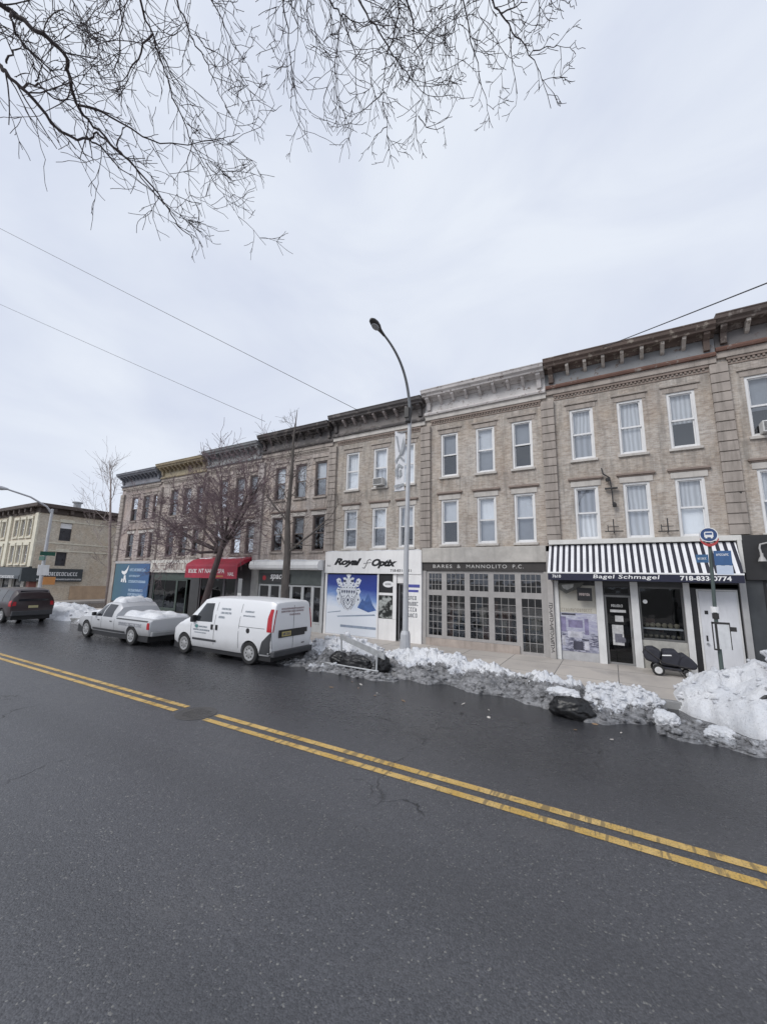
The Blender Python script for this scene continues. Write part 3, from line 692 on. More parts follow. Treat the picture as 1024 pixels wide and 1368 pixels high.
mb = MB(); mb.box(L+.9, L+2.68, y-.002, y, .50, .60); mb.prism_y([(L+.7, .95), (L+2.6, 1.12), (L+2.65, 1.06), (L+.75, .91)], y-.002, y); mb.prism_y([(L+.2, 1.08), (L+.9, 1.18), (L+.9, 1.14), (L+.2, 1.05)], y-.002, y); mb.build('painted_line', paint((.30, .36, .45), .5, .2, 5), po)
plate(r, 'pier', WH, L+2.71, L+2.78, .15, 2.78, FY-.1, .1)
p1 = plate(r, 'sign_panel', M['black'], L+2.79, L+3.52, 2.02, 2.74, FY-.07, .03, label='black panel with white oval')
mb = MB(); mb.prism_y([(L+3.22+.25*math.cos(t*PI/10), 2.36+.13*math.sin(t*PI/10)) for t in range(20)], FY-.073, FY-.0701); mb.build('emblem', M['white_letter'], p1)
mb = MB(); scrawl(mb, L+3.08, L+3.36, 2.33, 2.39, FY-.0735, 4, 1); mb.build('lettering', BK, p1)
n = N('photo_poster'); a = n.noise(4.5, 3, .55); PHP = n.set(n.ramp(a, .46, .58, (.02, .022, .02), (.42, .44, .42)), .4)
plate(r, 'sign_panel', PHP, L+2.79, L+3.42, 1.0, 1.90, FY-.07, .03, label='dark photo panel with pale faces')
plate(r, 'stall_board', WH, L+2.79, L+3.6, .15, .98, FY-.08, .05); plate(r, 'stall_board', WH, L+3.44, L+3.6, .99, 2.77, FY-.08, .05); plate(r, 'trim', WH, L+2.79, L+3.43, 1.91, 2.01, FY-.078, .05)
plate(r, 'stall_board', WH, L+.12, L+2.70, .15, .19, FY-.1, .06)
framed(r, 'shop_door', L+3.61, L+3.96, .15, 2.4, M['grey_frame'], .05, FY+.1); plate(r, 'transom_board', WH, L+3.6, L+3.97, 2.41, 2.77, FY-.02, .05)
shop_interior(r, L+3.6, L+4.0, .15, 2.6, 1.6, paint((.2, .2, .21), .8, .2, 2))
pi_ = plate(r, 'pier', WH, L+3.97, Rr, .15, 2.78, FY-.13, .12, label='white pier with blue strip and dark lettering')
mb = MB(); mb.box(L+4.03, L+4.66, FY-.134, FY-.1301, 2.26, 2.38); mb.box(L+4.05, L+4.6, FY-.134, FY-.1301, 2.08, 2.17); mb.build('blue_strip', paint((.08, .09, .34), .5, .1, 3), pi_)
mb = MB()
for k in range(4): scrawl(mb, L+4.06, L+4.58, 1.78-.22*k, 1.93-.22*k, FY-.131, 90+k, 1)
mb.build('lettering', paint((.12, .13, .15), .5, .1, 3), pi_)

# --- 5: gridded shop windows under a stone fascia
r = BB[5]; L, Rr = BND[5]-.09, BND[6]-.24
plate(r, 'fascia', stone((.50, .475, .44), stain=.35), L, Rr, 3.24, 3.80, FY-.14, .139, bevel=.015)
sb = plate(r, 'sign_board', paint((.045, .04, .038), .5, .2, 3), L, Rr, 2.93, 3.235, FY-.07, .069)
mb = MB(); y = FY-.073; 
for wd_, xa, xb in (('BARES', .45, 1.22), ('&', 1.42, 1.55), ('MANNOLITO', 1.78, 3.25), ('P.C.', 3.45, 3.82)): wall_text(MB(), wd_, L+xa, L+xb, 3.03, 3.16, y, 0, .004, 1.25).build('lettering', paint((.55, .54, .52), .5, .1, 3), sb)
GF = paint((.36, .345, .335), .5, .1, 3)
plate(r, 'pier', GF, L, L+.15, .15, 2.925, FY-.06, .2); plate(r, 'pier', GF, Rr-.12, Rr, .15, 2.925, FY-.06, .2)
W = [L+.15, L+.88, L+1.78, L+2.66, L+3.60, Rr-.12]
shop_interior(r, L+.15, Rr-.12, .15, 2.92, 3, paint((.07, .07, .072), .9, .3, 2))
for k in range(5):
    framed(r, 'transom_window', W[k], W[k+1], 2.10, 2.925, GF, .10, FY-.01, nx=4, nz=3, bar=.014)
    lo = .42 if k < 4 else .15
    framed(r, 'shop_door' if k == 4 else 'shop_window', W[k], W[k+1], lo, 2.099, GF, .10, FY-.01, nx=3, nz=6, bar=.014)
plate(r, 'stall_riser', stone((.42, .36, .32)), L+.15, W[4], .15, .415, FY-.06, .12)
clutter(r, L+.4, Rr-.4, .2, 3, 20); clutter(r, L+.4, Rr-.4, .9, 8, 14)

# --- 6: bagel shop with striped awning
r = BB[6]; L, Rr = BND[6]-.235, BND[7]-.02
n = N('striped_awning'); x, yv, z = n.sep()
s_ = n.math('GREATER_THAN', n.math('FRACT', n.math('ADD', n.math('DIVIDE', x, .172), .3)), .49)
g = n.noise(3, 4); STRIPE = n.set(n.mix(s_, (.016, .017, .03), n.mix(n.ramp(g, .3, .7), (.68, .68, .70), (.80, .80, .82))), .6)
AX0, AX1 = -1.76, 3.02; P = .75; AT, AB = 3.80, 2.895
mb = MB(); mb.quad((AX0, FY-.06, AT), (AX1+.06, FY-.06, AT), (AX1, FY-P, AB), (AX0, FY-P, AB))
aw = mb.build('awning', STRIPE, r, 'black and white striped awning')
MB().box(AX0-.01, AX1+.01, FY-P-.02, FY-P+.03, AB-.035, AB+.012).build('front_bar', M['white_letter'], aw, bevel=.005)
NAVY = paint((.014, .016, .04), .6, .2, 4)
va = MB().box(AX0, AX1, FY-P-.012, FY-P+.0, 2.655, AB-.036).build('valance', NAVY, aw)
mb = MB(); mb.add([(AX0, FY-.06, AT), (AX0, FY-P, AB), (AX0, FY-P, 2.66), (AX0, FY-.06, 2.66)], [(0, 1, 2, 3)]); mb.add([(AX1, FY-.06, AT), (AX1, FY-P, AB), (AX1, FY-P, 2.66), (AX1, FY-.06, 2.66)], [(0, 1, 2, 3)]); mb.build('side_flap', NAVY, aw)
y = FY-P-.015; mb = MB()
wall_text(mb, '7610', AX0+.13, AX0+.38, 2.725, 2.82, y, 0, .02); mb.build('lettering', M['white_letter'], aw); mb = wall_text(MB(), 'Bagel Schmagel', AX0+1.28, AX0+2.95, 2.69, 2.84, y, .12, .012, 1.08); mb.build('lettering', M['white_letter'], aw); mb = MB(); wall_text(mb, '718-833-0774', AX0+3.42, AX0+4.52, 2.70, 2.83, y, 0, .03)
mb.build('lettering', M['white_letter'], aw)
plate(r, 'fascia', paint((.66, .65, .62), .55, .12, 3), L+.1, Rr+.05, 3.83, 3.98, FY-.16, .158); plate(r, 'fascia_end', paint((.66, .65, .62), .55, .1, 3), 3.10, 3.19, 2.95, 3.829, FY-.16, .158)
plate(r, 'transom_board', DARKB, L+.26, Rr-.13, 2.50, 3.82, FY-.02, .04)
pp = plate(r, 'sticker_pilaster', paint((.42, .40, .385), .6, .12, 3), L, L+.17, .15, 3.6, FY-.2, .19, label='narrow grey pilaster covered with black scribbles')
mb = MB()
rn = random.Random(5)
for k in range(15):
    zc = .35+k*.105; xa = L+.03; t = .011; kk = k % 4
    pts = [[(0, 0), (.10, .04), (.02, .08)], [(0, .07), (.05, 0), (.10, .08)], [(0, 0), (.10, .01), (.10, .07), (0, .08)], [(.1, 0), (0, .03), (.09, .05), (0, .085)]][kk]
    mb.tube([(xa+a+rn.uniform(-.008, .008), FY-.203, zc+b) for a, b in pts], t, 4)
mb.build('scribble', M['black_letter'], pp)
WCOL = paint((.66, .66, .655), .5, .1, 3)
for k, (a, b) in enumerate(((L+.18, L+.32), (-.47, -.26), (.475, .67), (1.78, 1.93))): plate(r, 'shop_column', WCOL, a, b, .15, 2.64, FY-.1, .2)
# painted panel with a street scene, hanging board above it
n = N('tan_board'); a = n.noise(2.5, 4); TANB = n.set(n.mix(a, (.44, .42, .36), (.54, .52, .47)), .6)
plate(r, 'shop_panel', TANB, L+.325, -.475, 1.62, 2.50, FY-.03, .05)
n = N('street_scene_print'); x, yv, z = n.sep(); a = n.noise(3.2, 5, .6, n.mapped((.6, 1, 2.4))); b2 = n.noise(9, 4, .6, n.mapped((1, 1, 3)))
c1 = n.ramp(n.math('ADD', n.math('MULTIPLY', z, .42), n.math('MULTIPLY', n.math('SUBTRACT', a, .5), .9)), .05, .75, (.36, .37, .46), (.16, .17, .27), mid=[(.22, (.05, .05, .09)), (.36, (.40, .41, .50)), (.52, (.30, .30, .42)), (.63, (.52, .53, .60))])
PRT = n.set(n.mix(n.ramp(b2, .5, .6), c1, (.42, .42, .50)), .45)
mu = plate(r, 'printed_panel', PRT, L+.325, -.475, .42, 1.62-.004, FY-.03, .045, label='bluish street scene print on the shop front')
for cc, rects in (((.05, .05, .075), [(.42, .05, .34, .22), (.05, .94, .5, .05), (.72, .3, .25, .04)]), ((.22, .20, .33), [(.02, .50, .18, .40), (.28, .62, .5, .2), (.84, .45, .14, .42)]), ((.50, .50, .56), [(.80, .06, .16, .22), (.25, .36, .5, .16), (.03, .14, .12, .26)])):
    mb = MB()
    for a, b, ww, hh in rects: mb.box(L+.325+.835*a, L+.325+.835*min(.99, a+ww), FY-.033, FY-.0301, .42+1.19*b, .42+1.19*min(.99, b+hh))
    mb.build('printed_shape', paint(cc, .5, .35, 7), mu)
plate(r, 'stall_riser', paint((.42, .42, .43), .6, .15, 4), L+.325, -.475, .15, .415, FY-.04, .05)
mb = MB(); scrawl(mb, L+.38, -.55, 1.66, 1.76, FY-.031, 15, .9); mb.build('lettering', paint((.3, .27, .22), .6, .1, 3), r)
hb = plate(r, 'hanging_board', M['black'], -.98, -.56, 2.02, 2.42, FY-.30, .04); mb = MB(); scrawl(mb, -.92, -.62, 2.18, 2.26, FY-.301, 17, 1); mb.build('lettering', paint((.5, .42, .4), .5, .1, 3), hb)
mb = MB(); mb.prism_y([(L+.36, 2.55), (L+.36, 2.36), (L+.56, 2.22), (L+.72, 2.30), (L+.98, 2.42), (L+1.1, 2.60)], FY-.25, FY-.21); ho = mb.build('hanging_board', paint((.10, .10, .09), .6, .4, 8), r, bevel=.01)
mb = MB(); mb.prism_y([(L+.44, 2.50), (L+.48, 2.40), (L+.60, 2.34), (L+.78, 2.44), (L+.8, 2.54)], FY-.256, FY-.2505); mb.build('emblem', paint((.4, .4, .38), .6, .3, 9), ho)
shop_interior(r, -.26, 1.78, .15, 2.6, 3)
d = framed(r, 'shop_door', -.25, .47, .15, 2.22, paint((.22, .22, .22), .5, .15, 3), .06, FY+.05, glassm=M['deep_glass'])
framed(r, 'transom_window', -.25, .47, 2.23, 2.5, M['black'], .04, FY+.05, glassm=M['deep_glass'])
mb = MB(); yy = FY+.045
scrawl(mb, -.06, .28, 1.86, 1.94, yy, 21, 1); mb.box(-.10, .32, yy-.004, yy, 1.70, 1.78); mb.box(.02, .24, yy-.004, yy, 1.42, 1.60); mb.box(-.08, .22, yy-.003, yy-.001, .72, 1.32)
mb.build('sticker', paint((.5, .5, .5), .6, .3, 9), d)
mb = MB(); mb.box(-.02, .18, yy-.008, yy-.004, .8, 1.06); mb.lathe([(.09, -.010), (.09, -.004)], (.18, yy, .88), 'Y', 14); mb.build('sticker', paint((.13, .13, .16), .6, .4, 14), d)
MB().tube([(.42, FY+.01, 1.0), (.42, FY+.0, 1.25)], .012, 8).build('handle', M['galv'], d)
w = framed(r, 'shop_window', .68, 1.775, .95, 2.5, paint((.12, .12, .12), .5, .2, 3), .05, FY+.02, glassm=M['deep_glass'])
MB().box(.73, 1.725, FY+.2, FY+.55, 1.25, 1.29).build('display_shelf', WCOL, r)
mb = MB()
for k in range(6): mb = MB(); mb.lathe([(.03, 0), (.07, .05), (.075, .10), (.02, .14)], (.85+.15*k, FY+.4, 1.29), n=10); mb.build('shop_goods', paint((.32, .28, .2), .7, .4, 9), r)
for k in range(7): mb = MB(); mb.lathe([(.03, 0), (.06, .05), (.05, .10)], (.8+.14*k, FY+.45, .98), n=8); mb.build('shop_goods', paint((.32, .28, .2), .7, .4, 9), r)
mb = MB(); mb.lathe([(.06, -.001), (.06, -.004)], (.84, FY+.045, 2.06), 'Y', 14); mb.build('sticker', M['white_letter'], w)
clutter(r, .8, 1.6, .2, 14); plate(r, 'stall_riser', paint((.40, .39, .36), .6, .2, 5), .675, 1.775, .15, .945, FY-.02, .06)
plate(r, 'door_surround', M['black'], 1.935, 3.03, .15, 2.62, FY-.02, .04)
dr = plate(r, 'side_door', paint((.64, .65, .68), .45, .07, 2), 2.13, 2.95, .17, 2.42, FY-.06, .04, label='plain white steel side door')
mb = MB(); mb.box(2.22, 2.30, FY-.065, FY-.0601, 1.78, 1.88); mb.box(2.20, 2.24, FY-.07, FY-.0601, 1.05, 1.20); mb.build('lock_plate', M['black'], dr); mb = MB(); mb.lathe([(.03, -.001), (.03, -.05)], (2.22, FY-.06, .98), 'Y', 10); mb.build('handle', M['galv'], dr)
plate(r, 'frame', WCOL, 2.08, 2.128, .15, 2.47, FY-.05, .03); plate(r, 'frame', WCOL, 2.952, 2.99, .15, 2.47, FY-.05, .03); plate(r, 'frame', WCOL, 2.129, 2.951, 2.425, 2.47, FY-.05, .03)
plate(r, 'pier', paint((.38, .38, .38), .6, .1, 3), 3.035, 3.17, .15, 2.94, FY-.12, .12)
# iron wall brackets between the lower windows
for k, (xb, z0) in enumerate(((.17, 4.2), (1.56, 4.15))):
    mb = MB(); mb.box(xb-.25, xb+.25, FY-.24, FY-.2, z0-.02, z0+.01); mb.box(xb-.02, xb+.02, FY-.24, FY-.002, z0-.03, z0-.021); mb.tube([(xb, FY-.22, z0), (xb, FY-.22, z0+.38)], .018, 6); mb.tube([(xb-.16, FY-.22, z0+.0), (xb-.16, FY-.22, z0+.2)], .014, 6)
    mb.tube([(xb-.16, FY-.22, z0+.14), (xb+.14, FY-.22, z0+.14)], .012, 6); mb.build('wall_bracket', M['iron'], r)
mb = MB(); mb.tube([(-.05, FY-.1, 6.30), (-.02, FY-.12, 6.1), (.16, FY-.14, 5.95), (.20, FY-.14, 5.4), (.20, FY-.14, 5.0)], .022, 6); mb.box(.0, .36, FY-.18, FY-.05, 5.58, 5.62); mb.lathe([(.06, 0), (.07, .08), (.03, .12)], (.10, FY-.12, 5.84), n=10); mb.lathe([(.05, 0), (.065, .10), (.02, .16)], (.24, FY-.12, 4.98), n=10); mb.build('wall_bracket', M['iron'], r)

# --- 7: black shop front at the edge
r = BB[7]; L, Rr = BND[7]+.01, BND[8]
f = plate(r, 'fascia', paint((.028, .027, .028), .45, .25, 2), L+.01, Rr, 2.75, 3.97, FY-.15, .149)
mb = MB(); mb.lathe([(.035, -.001), (.035, -.006)], (L+.62, FY-.15, 3.04), 'Y', 14); mb.build('emblem', M['white_letter'], f); mb = MB(); wall_text(mb, 'G', L+.73, L+1.0, 2.93, 3.2, FY-.154, 0, .03); mb.build('lettering', M['white_letter'], f)
mb = MB(); mb.tube([(L+1.4, FY-.2, 3.72), (L+.5, FY-.22, 3.74), (L+.36, FY-.24, 3.70), (L+.33, FY-.28, 3.6), (L+.34, FY-.34, 3.4)], .022, 8); mb.lathe([(.09, -.14), (.075, -.08), (.035, 0), (.035, .08)], (L+.34, FY-.34, 3.38), n=14); mb.build('sign_lamp', paint((.42, .41, .40), .5, .1, 3), r, smooth=True)
plate(r, 'pier', paint((.05, .055, .06), .5, .2, 3), L, L+.36, .15, 2.745, FY-.04, .2); shop_interior(r, L+.36, Rr, .15, 2.74, 2.5)
framed(r, 'shop_window', L+.36, L+1.6, .15, 2.74, M['black'], .08, nx=1, glassm=M['dark_glass']); framed(r, 'shop_window', L+1.6, Rr, .15, 2.74, M['black'], .08, nx=2, glassm=M['dark_glass'])
mb = MB(); mb.tube([(L+.14, FY-.06, 5.05), (L+.14, FY-.1, 5.2)], .03, 8); mb.box(L+.08, L+.18, FY-.1, FY-.002, 4.98, 5.14); mb.build('wall_lamp', M['iron'], r)
# service pipe on the fascia joint
# ------------------------------------------------------------------ yellowish corner building across the side street
CX, CY = -41.9, 14.5
cb_ = thing('corner_building', 'yellowish brick corner building with brown cornice and dark shop signs, far left', 'building', (-49, CY, .15))
YB = brick((.66, .62, .53), (.57, .53, .45), (.58, .54, .47), .25); YS = brick((.68, .63, .53), (.59, .545, .46), (.58, .53, .45), .2)
XL, YD = -62, 34; TOP = 7.75
fh = []
FXS = [-43.6, -45.0, -46.4, -49.2, -50.6, -52.0, -54.8, -56.2, -57.6]
for xc in FXS: fh += [(xc-.38, xc+.38, 5.65, 7.0), (xc-.38, xc+.38, 3.3, 4.7)]
mb = MB(); wall_with_holes(mb, XL, CX, 2.95, TOP, fh, CY); mb.build('front_wall', YB, cb_, recalc=False)
# side wall: holes written as (y0, y1, z0, z1)
sh = [(16.0, 16.9, 5.3, 6.9), (22.4, 23.3, 5.2, 6.6), (22.2, 23.4, 3.1, 4.4), (20.4, 21.4, 2.35, 2.85), (24.6, 25.5, 5.2, 6.6), (16.0, 16.8, 3.1, 4.3)]
mb = MB(); wall_with_holes(mb, CY, YD, .15, TOP, sh, 0, .18)
mb.v = [Vector((CX - v.y, v.x, v.z)) for v in mb.v]
mb.build('side_wall', YS, cb_, recalc=False)
mb = MB(); mb.quad((XL, CY+.01, .15), (XL, YD, .15), (XL, YD, TOP), (XL, CY+.01, TOP)); mb.quad((XL, YD, .15), (CX, YD, .15), (CX, YD, TOP), (XL, YD, TOP)); mb.build('rear_wall', YS, cb_)
MB().box(XL+.05, CX-.05, CY+.05, YD-.05, TOP-.2, TOP+.3).build('roof', M['soil'], cb_)
BRC = peeling((.085, .065, .055), (.2, .17, .15), .62); mb = MB(); p = .55
mb.box(XL, CX+p, CY-p, CY-.001, 8.02, 8.34); mb.box(CX+.001, CX+p, CY-.001, YD, 8.02, 8.34)
mb.box(XL, CX+.12, CY-.12, CY-.001, 7.55, 8.019); mb.box(CX+.001, CX+.12, CY-.001, YD, 7.55, 8.019); mb.box(XL, CX+.0, CY, YD, 7.76, 8.33)
cn = mb.build('cornice', BRC, cb_, bevel=.03)
for k in range(16): MB().box(-43-k*1.2, -42.75-k*1.2, CY-.42, CY-.121, 7.66, 8.018).build('bracket', BRC, cn)
for k in range(14): MB().box(CX+.121, CX+.42, 15.2+k*1.25, 15.45+k*1.25, 7.66, 8.018).build('bracket', BRC, cn)
YT = paint((.70, .66, .54), .7, .15, 2)
mb = MB()
for xc in FXS:
    for z0, z1 in ((5.65, 7.0), (3.3, 4.7)):
        mb.box(xc-.52, xc-.385, CY-.09, CY-.001, z0-.1, z1+.1); mb.box(xc+.385, xc+.52, CY-.09, CY-.001, z0-.1, z1+.1); mb.box(xc-.56, xc+.56, CY-.12, CY-.001, z1+.101, z1+.34); mb.box(xc-.56, xc+.56, CY-.12, CY-.001, z0-.22, z0-.101)
for xc in (-42.25, -47.8, -53.4, -59): mb.box(xc-.3, xc+.3, CY-.16, CY-.001, 3.0, 7.54)
mb.box(XL, CX, CY-.08, CY-.001, 5.05, 5.25)
mb.build('window_surrounds', YT, cb_)
for xc in FXS:
    for z0, z1 in ((5.65, 7.0), (3.3, 4.7)):
        mb = MB(); y = CY+.08; mb.box(xc-.38, xc-.32, y, y+.06, z0, z1); mb.box(xc+.32, xc+.38, y, y+.06, z0, z1); mb.box(xc-.32, xc+.32, y, y+.06, z1-.06, z1); mb.box(xc-.32, xc+.32, y, y+.06, (z0+z1)/2-.03, (z0+z1)/2+.03); mb.box(xc-.32, xc+.32, y, y+.06, z0, z0+.06)
        w_ = mb.build('window', M['white_frame'], cb_); MB().quad((xc-.32, y+.04, z0), (xc+.32, y+.04, z0), (xc+.32, y+.04, z1), (xc-.32, y+.04, z1)).build('pane', M['dark_glass'], w_)
        MB().quad((xc-.4, y+.3, z0), (xc+.4, y+.3, z0), (xc+.4, y+.3, z1), (xc-.4, y+.3, z1)).build('room_interior', M['room'], w_)
for y0, y1, z0, z1 in sh:
    MB().box(CX-.17, CX-.12, y0, y1, z0, z1).build('window', M['dark_glass'] if z1-z0 < .6 else paint((.05, .052, .06), .3, .3, 3), cb_)
    if z1-z0 > 1: MB().box(CX+.001, CX+.07, y0-.1, y1+.1, z1+.002, z1+.28).build('lintel', YT, cb_)
mb = MB(); mb.box(CX-.17, CX-.10, 16.0, 16.9, 6.4, 6.85); mb.build('window_shade', M['white_letter'], cb_)
for z in (5.0, 4.35, 6.95): MB().box(CX+.001, CX+.05, CY+.8, YD, z, z+.10).build('string_course', YT, cb_)
MB().box(CX+.002, CX+.04, 17.4, 24.5, .15, 1.35).build('painted_base', paint((.46, .33, .22), .7, .15, 2), cb_); MB().box(CX+.002, CX+.05, 23.0, 23.9, .15, 1.5).build('side_door', M['black'], cb_)
vd = ray(104, 671); vp = vd*(-43.6/vd.x)+Vector((0, 0, CAM_H)); MB().lathe([(.30, 8.2-vp.z), (.30, -.12), (.42, -.11), (.42, .0)], vp, n=18).build('roof_vent', M['galv'], cb_)
# ground floor shops
GS = paint((.07, .085, .085), .5, .2, 2)
for k, (xa, xb, m_) in enumerate(((-62, -55.3, paint((.06, .12, .12), .5, .2, 2)), (-55.2, -49.4, GS), (-49.3, -42.0, paint((.05, .06, .07), .5, .2, 2)))):
    s_ = MB().prism_x([(CY-.001, 2.95), (CY-.5, 2.85), (CY-.75, 2.2), (CY-.75, 1.95), (CY-.001, 2.1)], xa, xb).build('awning', m_, cb_)
    mb = MB(); scrawl(mb, xa+.6, xb-.8, 2.0, 2.2, CY-.752, 70+k, .9); mb.build('lettering', M['white_letter'], s_)
s_ = MB().box(CX+.001, CX+.3, CY-.74, CY+3.6, 1.75, 2.85).build('side_sign', paint((.05, .06, .065), .5, .2, 2), cb_, 'dark shop sign wrapping the corner')
mb = MB(); scrawl(mb, .3, 3.2, 2.25, 2.55, 0, 77, .95); scrawl(mb, .3, 3.6, 1.88, 2.0, 0, 79, .95); mb.v = [Vector((CX+.302 - v.y, CY+v.x, v.z)) for v in mb.v]; mb.build('lettering', M['white_letter'], s_)
for k in range(7):
    x0 = -43.6-k*2.5
    framed(cb_, 'shop_window' if k % 2 else 'shop_door', x0-1.9, x0, .2, 2.0, M['grey_frame'], .08, CY+.1, glassm=M['dark_glass'])
    plate(cb_, 'shop_column', paint((.42, .40, .36), .6, .2, 2), x0, x0+.6, .15, 2.2, CY-.02, .3)
plate(cb_, 'room_interior', M['room'], XL, -42.3, .15, 2.9, CY+1.2, .1)
plate(cb_, 'corner_post', paint((.20, .07, .055), .6, .2, 2), -42.4, CX+.02, .15, 1.74, CY-.06, .5)

# ------------------------------------------------------------------ street lamps
def arc(p0, p1, p2, n=14):
    p0, p1, p2 = Vector(p0), Vector(p1), Vector(p2)
    return [p0*(1-t)**2 + p1*2*t*(1-t) + p2*t*t for t in [i/n for i in range(n+1)]]
LX, LY = -5.63, 11.35
lp = thing('street_lamp', 'tall galvanised street lamp with curved arm in front of the optician shop', 'street lamp', (LX, LY, .15))
POLE = paint((.50, .51, .53), .5, .12, 3, 0, .2)
MB().tube([(LX, LY, .15), (LX-.0, LY, 3), (LX+.04, LY, 6), (LX+.08, LY, 8.35)], [.095, .082, .07, .06], 12).build('pole', POLE, lp, smooth=True)
MB().lathe([(.21, 0), (.21, .12), (.17, .2), (.15, .75), (.12, .85)], (LX, LY, .15), n=12).build('base', POLE, lp, bevel=.01)
AR = paint((.20, .21, .22), .45, .12, 3, 0, .4)
a_ = arc((LX+.08, LY, 8.0), (LX+.10, LY-.12, 9.8), (LX-.02, LY-1.75, 10.05), 20)
MB().tube(a_, [.052-.018*i/20 for i in range(21)], 10).build('arm', AR, lp, smooth=True)
mb = MB(); mb.tube([(LX+.07, LY-.12, 7.75), (LX+.09, LY+.02, 8.35)], [.095, .08], 10); mb.box(LX-.03, LY and LX+.12, LY-.2, LY-.06, 7.9, 8.25); mb.build('clamp', M['iron'], lp)
hp = Vector((LX-.02, LY-1.72, 10.04)); hd_ = (a_[-1]-a_[-3]).normalized(); mb = MB()
prof = [(-.05, .04, .04), (.10, .05, .05), (.22, .07, .06), (.34, .12, .08), (.50, .135, .085), (.62, .105, .065), (.68, .04, .03)]
sx = Vector((1, 0, 0)); uz = sx.cross(hd_).normalized()*1
if uz.z < 0: uz = -uz
vs = []; nn = 14
for d_, a, b in prof:
    for k in range(nn): vs.append(hp + hd_*d_ + sx*a*math.cos(2*PI*k/nn) + uz*b*math.sin(2*PI*k/nn))
fs = [(i*nn+k, i*nn+(k+1) % nn, (i+1)*nn+(k+1) % nn, (i+1)*nn+k) for i in range(len(prof)-1) for k in range(nn)] + [tuple(range(nn))[::-1], tuple((len(prof)-1)*nn+k for k in range(nn))]
mb.add(vs, fs); h_ = mb.build('lamp_head', M['iron'], lp, smooth=True)
mb = MB(); mb.add([hp+hd_*(.43+.14*math.cos(2*PI*k/12)) + sx*.095*math.sin(2*PI*k/12) - uz*(.078+(0 if j == 0 else .03)) for j in (0, 1) for k in range(12)], [(k, (k+1) % 12, 12+(k+1) % 12, 12+k) for k in range(12)] + [tuple(range(12, 24))]); mb.build('lens', paint((.3, .31, .32), .2, .1, 3), h_)
# banner
BN = thing('lamp_banner', 'white banner with grey figures hung on the lamp pole in front of tan brick', 'banner', (LX-.3, LY, 5.45))
n = N('banner_cloth'); g = n.noise(3, 4); BNM = n.set(n.mix(g, (.62, .63, .66), (.72, .73, .76)), .8)
bx0, bx1 = LX-.46, LX-.09
mb = MB(); nx_, nz_ = 6, 16
for j in range(nz_+1):
    for i in range(nx_+1):
        u, t = i/nx_, j/nz_; mb.v.append(Vector((bx0+(bx1-bx0)*u, LY+.03*math.sin(u*4+t*5), 5.45+2.0*t + (.10*(1-u) if j == nz_ else 0))))
for j in range(nz_):
    for i in range(nx_): mb.f.append((j*(nx_+1)+i, j*(nx_+1)+i+1, (j+1)*(nx_+1)+i+1, (j+1)*(nx_+1)+i))
clo = mb.build('cloth', BNM, BN, smooth='all')
mb = MB(); y = LY-.045
bc = (bx0+bx1)/2
for k, (pts) in enumerate(([(-.15, 1.9), (-.02, 1.3), (.0, 1.35), (-.10, 1.9)], [(.16, 1.85), (.02, 1.3), (-.0, 1.2), (.10, 1.2), (.18, 1.5)], [(-.18, 1.0), (0, 1.22), (.18, 1.02), (.14, .98), (0, 1.12), (-.14, .94)],
        [(-.14, .45), (-.16, .7), (-.02, .92), (.14, .8), (.10, .72), (-.02, .8), (-.08, .66), (-.06, .48)], [(-.02, .42), (.10, .5), (.08, .7), (0, .66)], [(-.18, .1), (.18, .14), (.18, .22), (-.18, .18)])):
    mb.prism_y([(bc+a, 5.47+b) for a, b in pts], y-.002, y)
mb.build('printed_figure', paint((.34, .36, .38), .7, .4, 6), BN)
mb = MB(); mb.tube([(bx0-.02, LY, 5.45), (LX, LY-.02, 5.45)], .018, 6); mb.tube([(bx0-.02, LY, 7.5), (LX+.05, LY-.02, 7.48)], .018, 6); mb.build('bracket', M['galv'], BN)

# far lamp with street signs at the corner
P2 = Vector((-40.3, 11.5, .15)); l2 = thing('street_lamp', 'distant street lamp with signs at the side street corner, far left', 'street lamp', P2)
tp = atY(70, 680, 11.5); he = Vector((tp.x, 8.2, 8.5)); hh = ray(8, 653); he = hh*(tp.x*1.0/hh.x)+Vector((0, 0, CAM_H))
MB().tube([(tp.x, 11.5, .15), (tp.x, 11.5, 4), (tp.x, 11.5, tp.z)], [.12, .10, .08], 10).build('pole', POLE, l2, smooth=True)
mb = MB().tube([(tp.x, 11.5, tp.z-.3), (tp.x, 11.2, tp.z+.1), ((tp.x+he.x)/2, (11.5+he.y)/2, (tp.z+he.z)/2+.15), (he.x, he.y, he.z)], [.07, .06, .055, .05], 8); mb.build('arm', POLE, l2, smooth=True)
d_ = Vector((0, he.y-11.5, 0)).normalized(); MB().tube([he-d_*.1, he+d_*.2, he+d_*.6, he+d_*.8], [.06, .13, .13, .05], 8).build('lamp_head', POLE, l2, smooth=True)
MB().box(tp.x-.4, tp.x+.4, 11.36, 11.4, 3.3, 3.55).build('street_sign', paint((.02, .10, .07), .4, .1, 3), l2); MB().box(tp.x+.09, tp.x+.13, 11.2, 12.0, 3.6, 3.85).build('street_sign', paint((.02, .10, .07), .4, .1, 3), l2)
MB().box(tp.x+.1, tp.x+.14, 11.2, 11.8, 2.35, 3.0).build('notice', M['white_letter'], l2, bevel=.01); MB().box(tp.x+.15, tp.x+.19, 11.55, 12.2, 1.75, 2.25).build('notice', paint((.60, .27, .09), .5, .1, 3), l2, 'orange notice plate', bevel=.01)

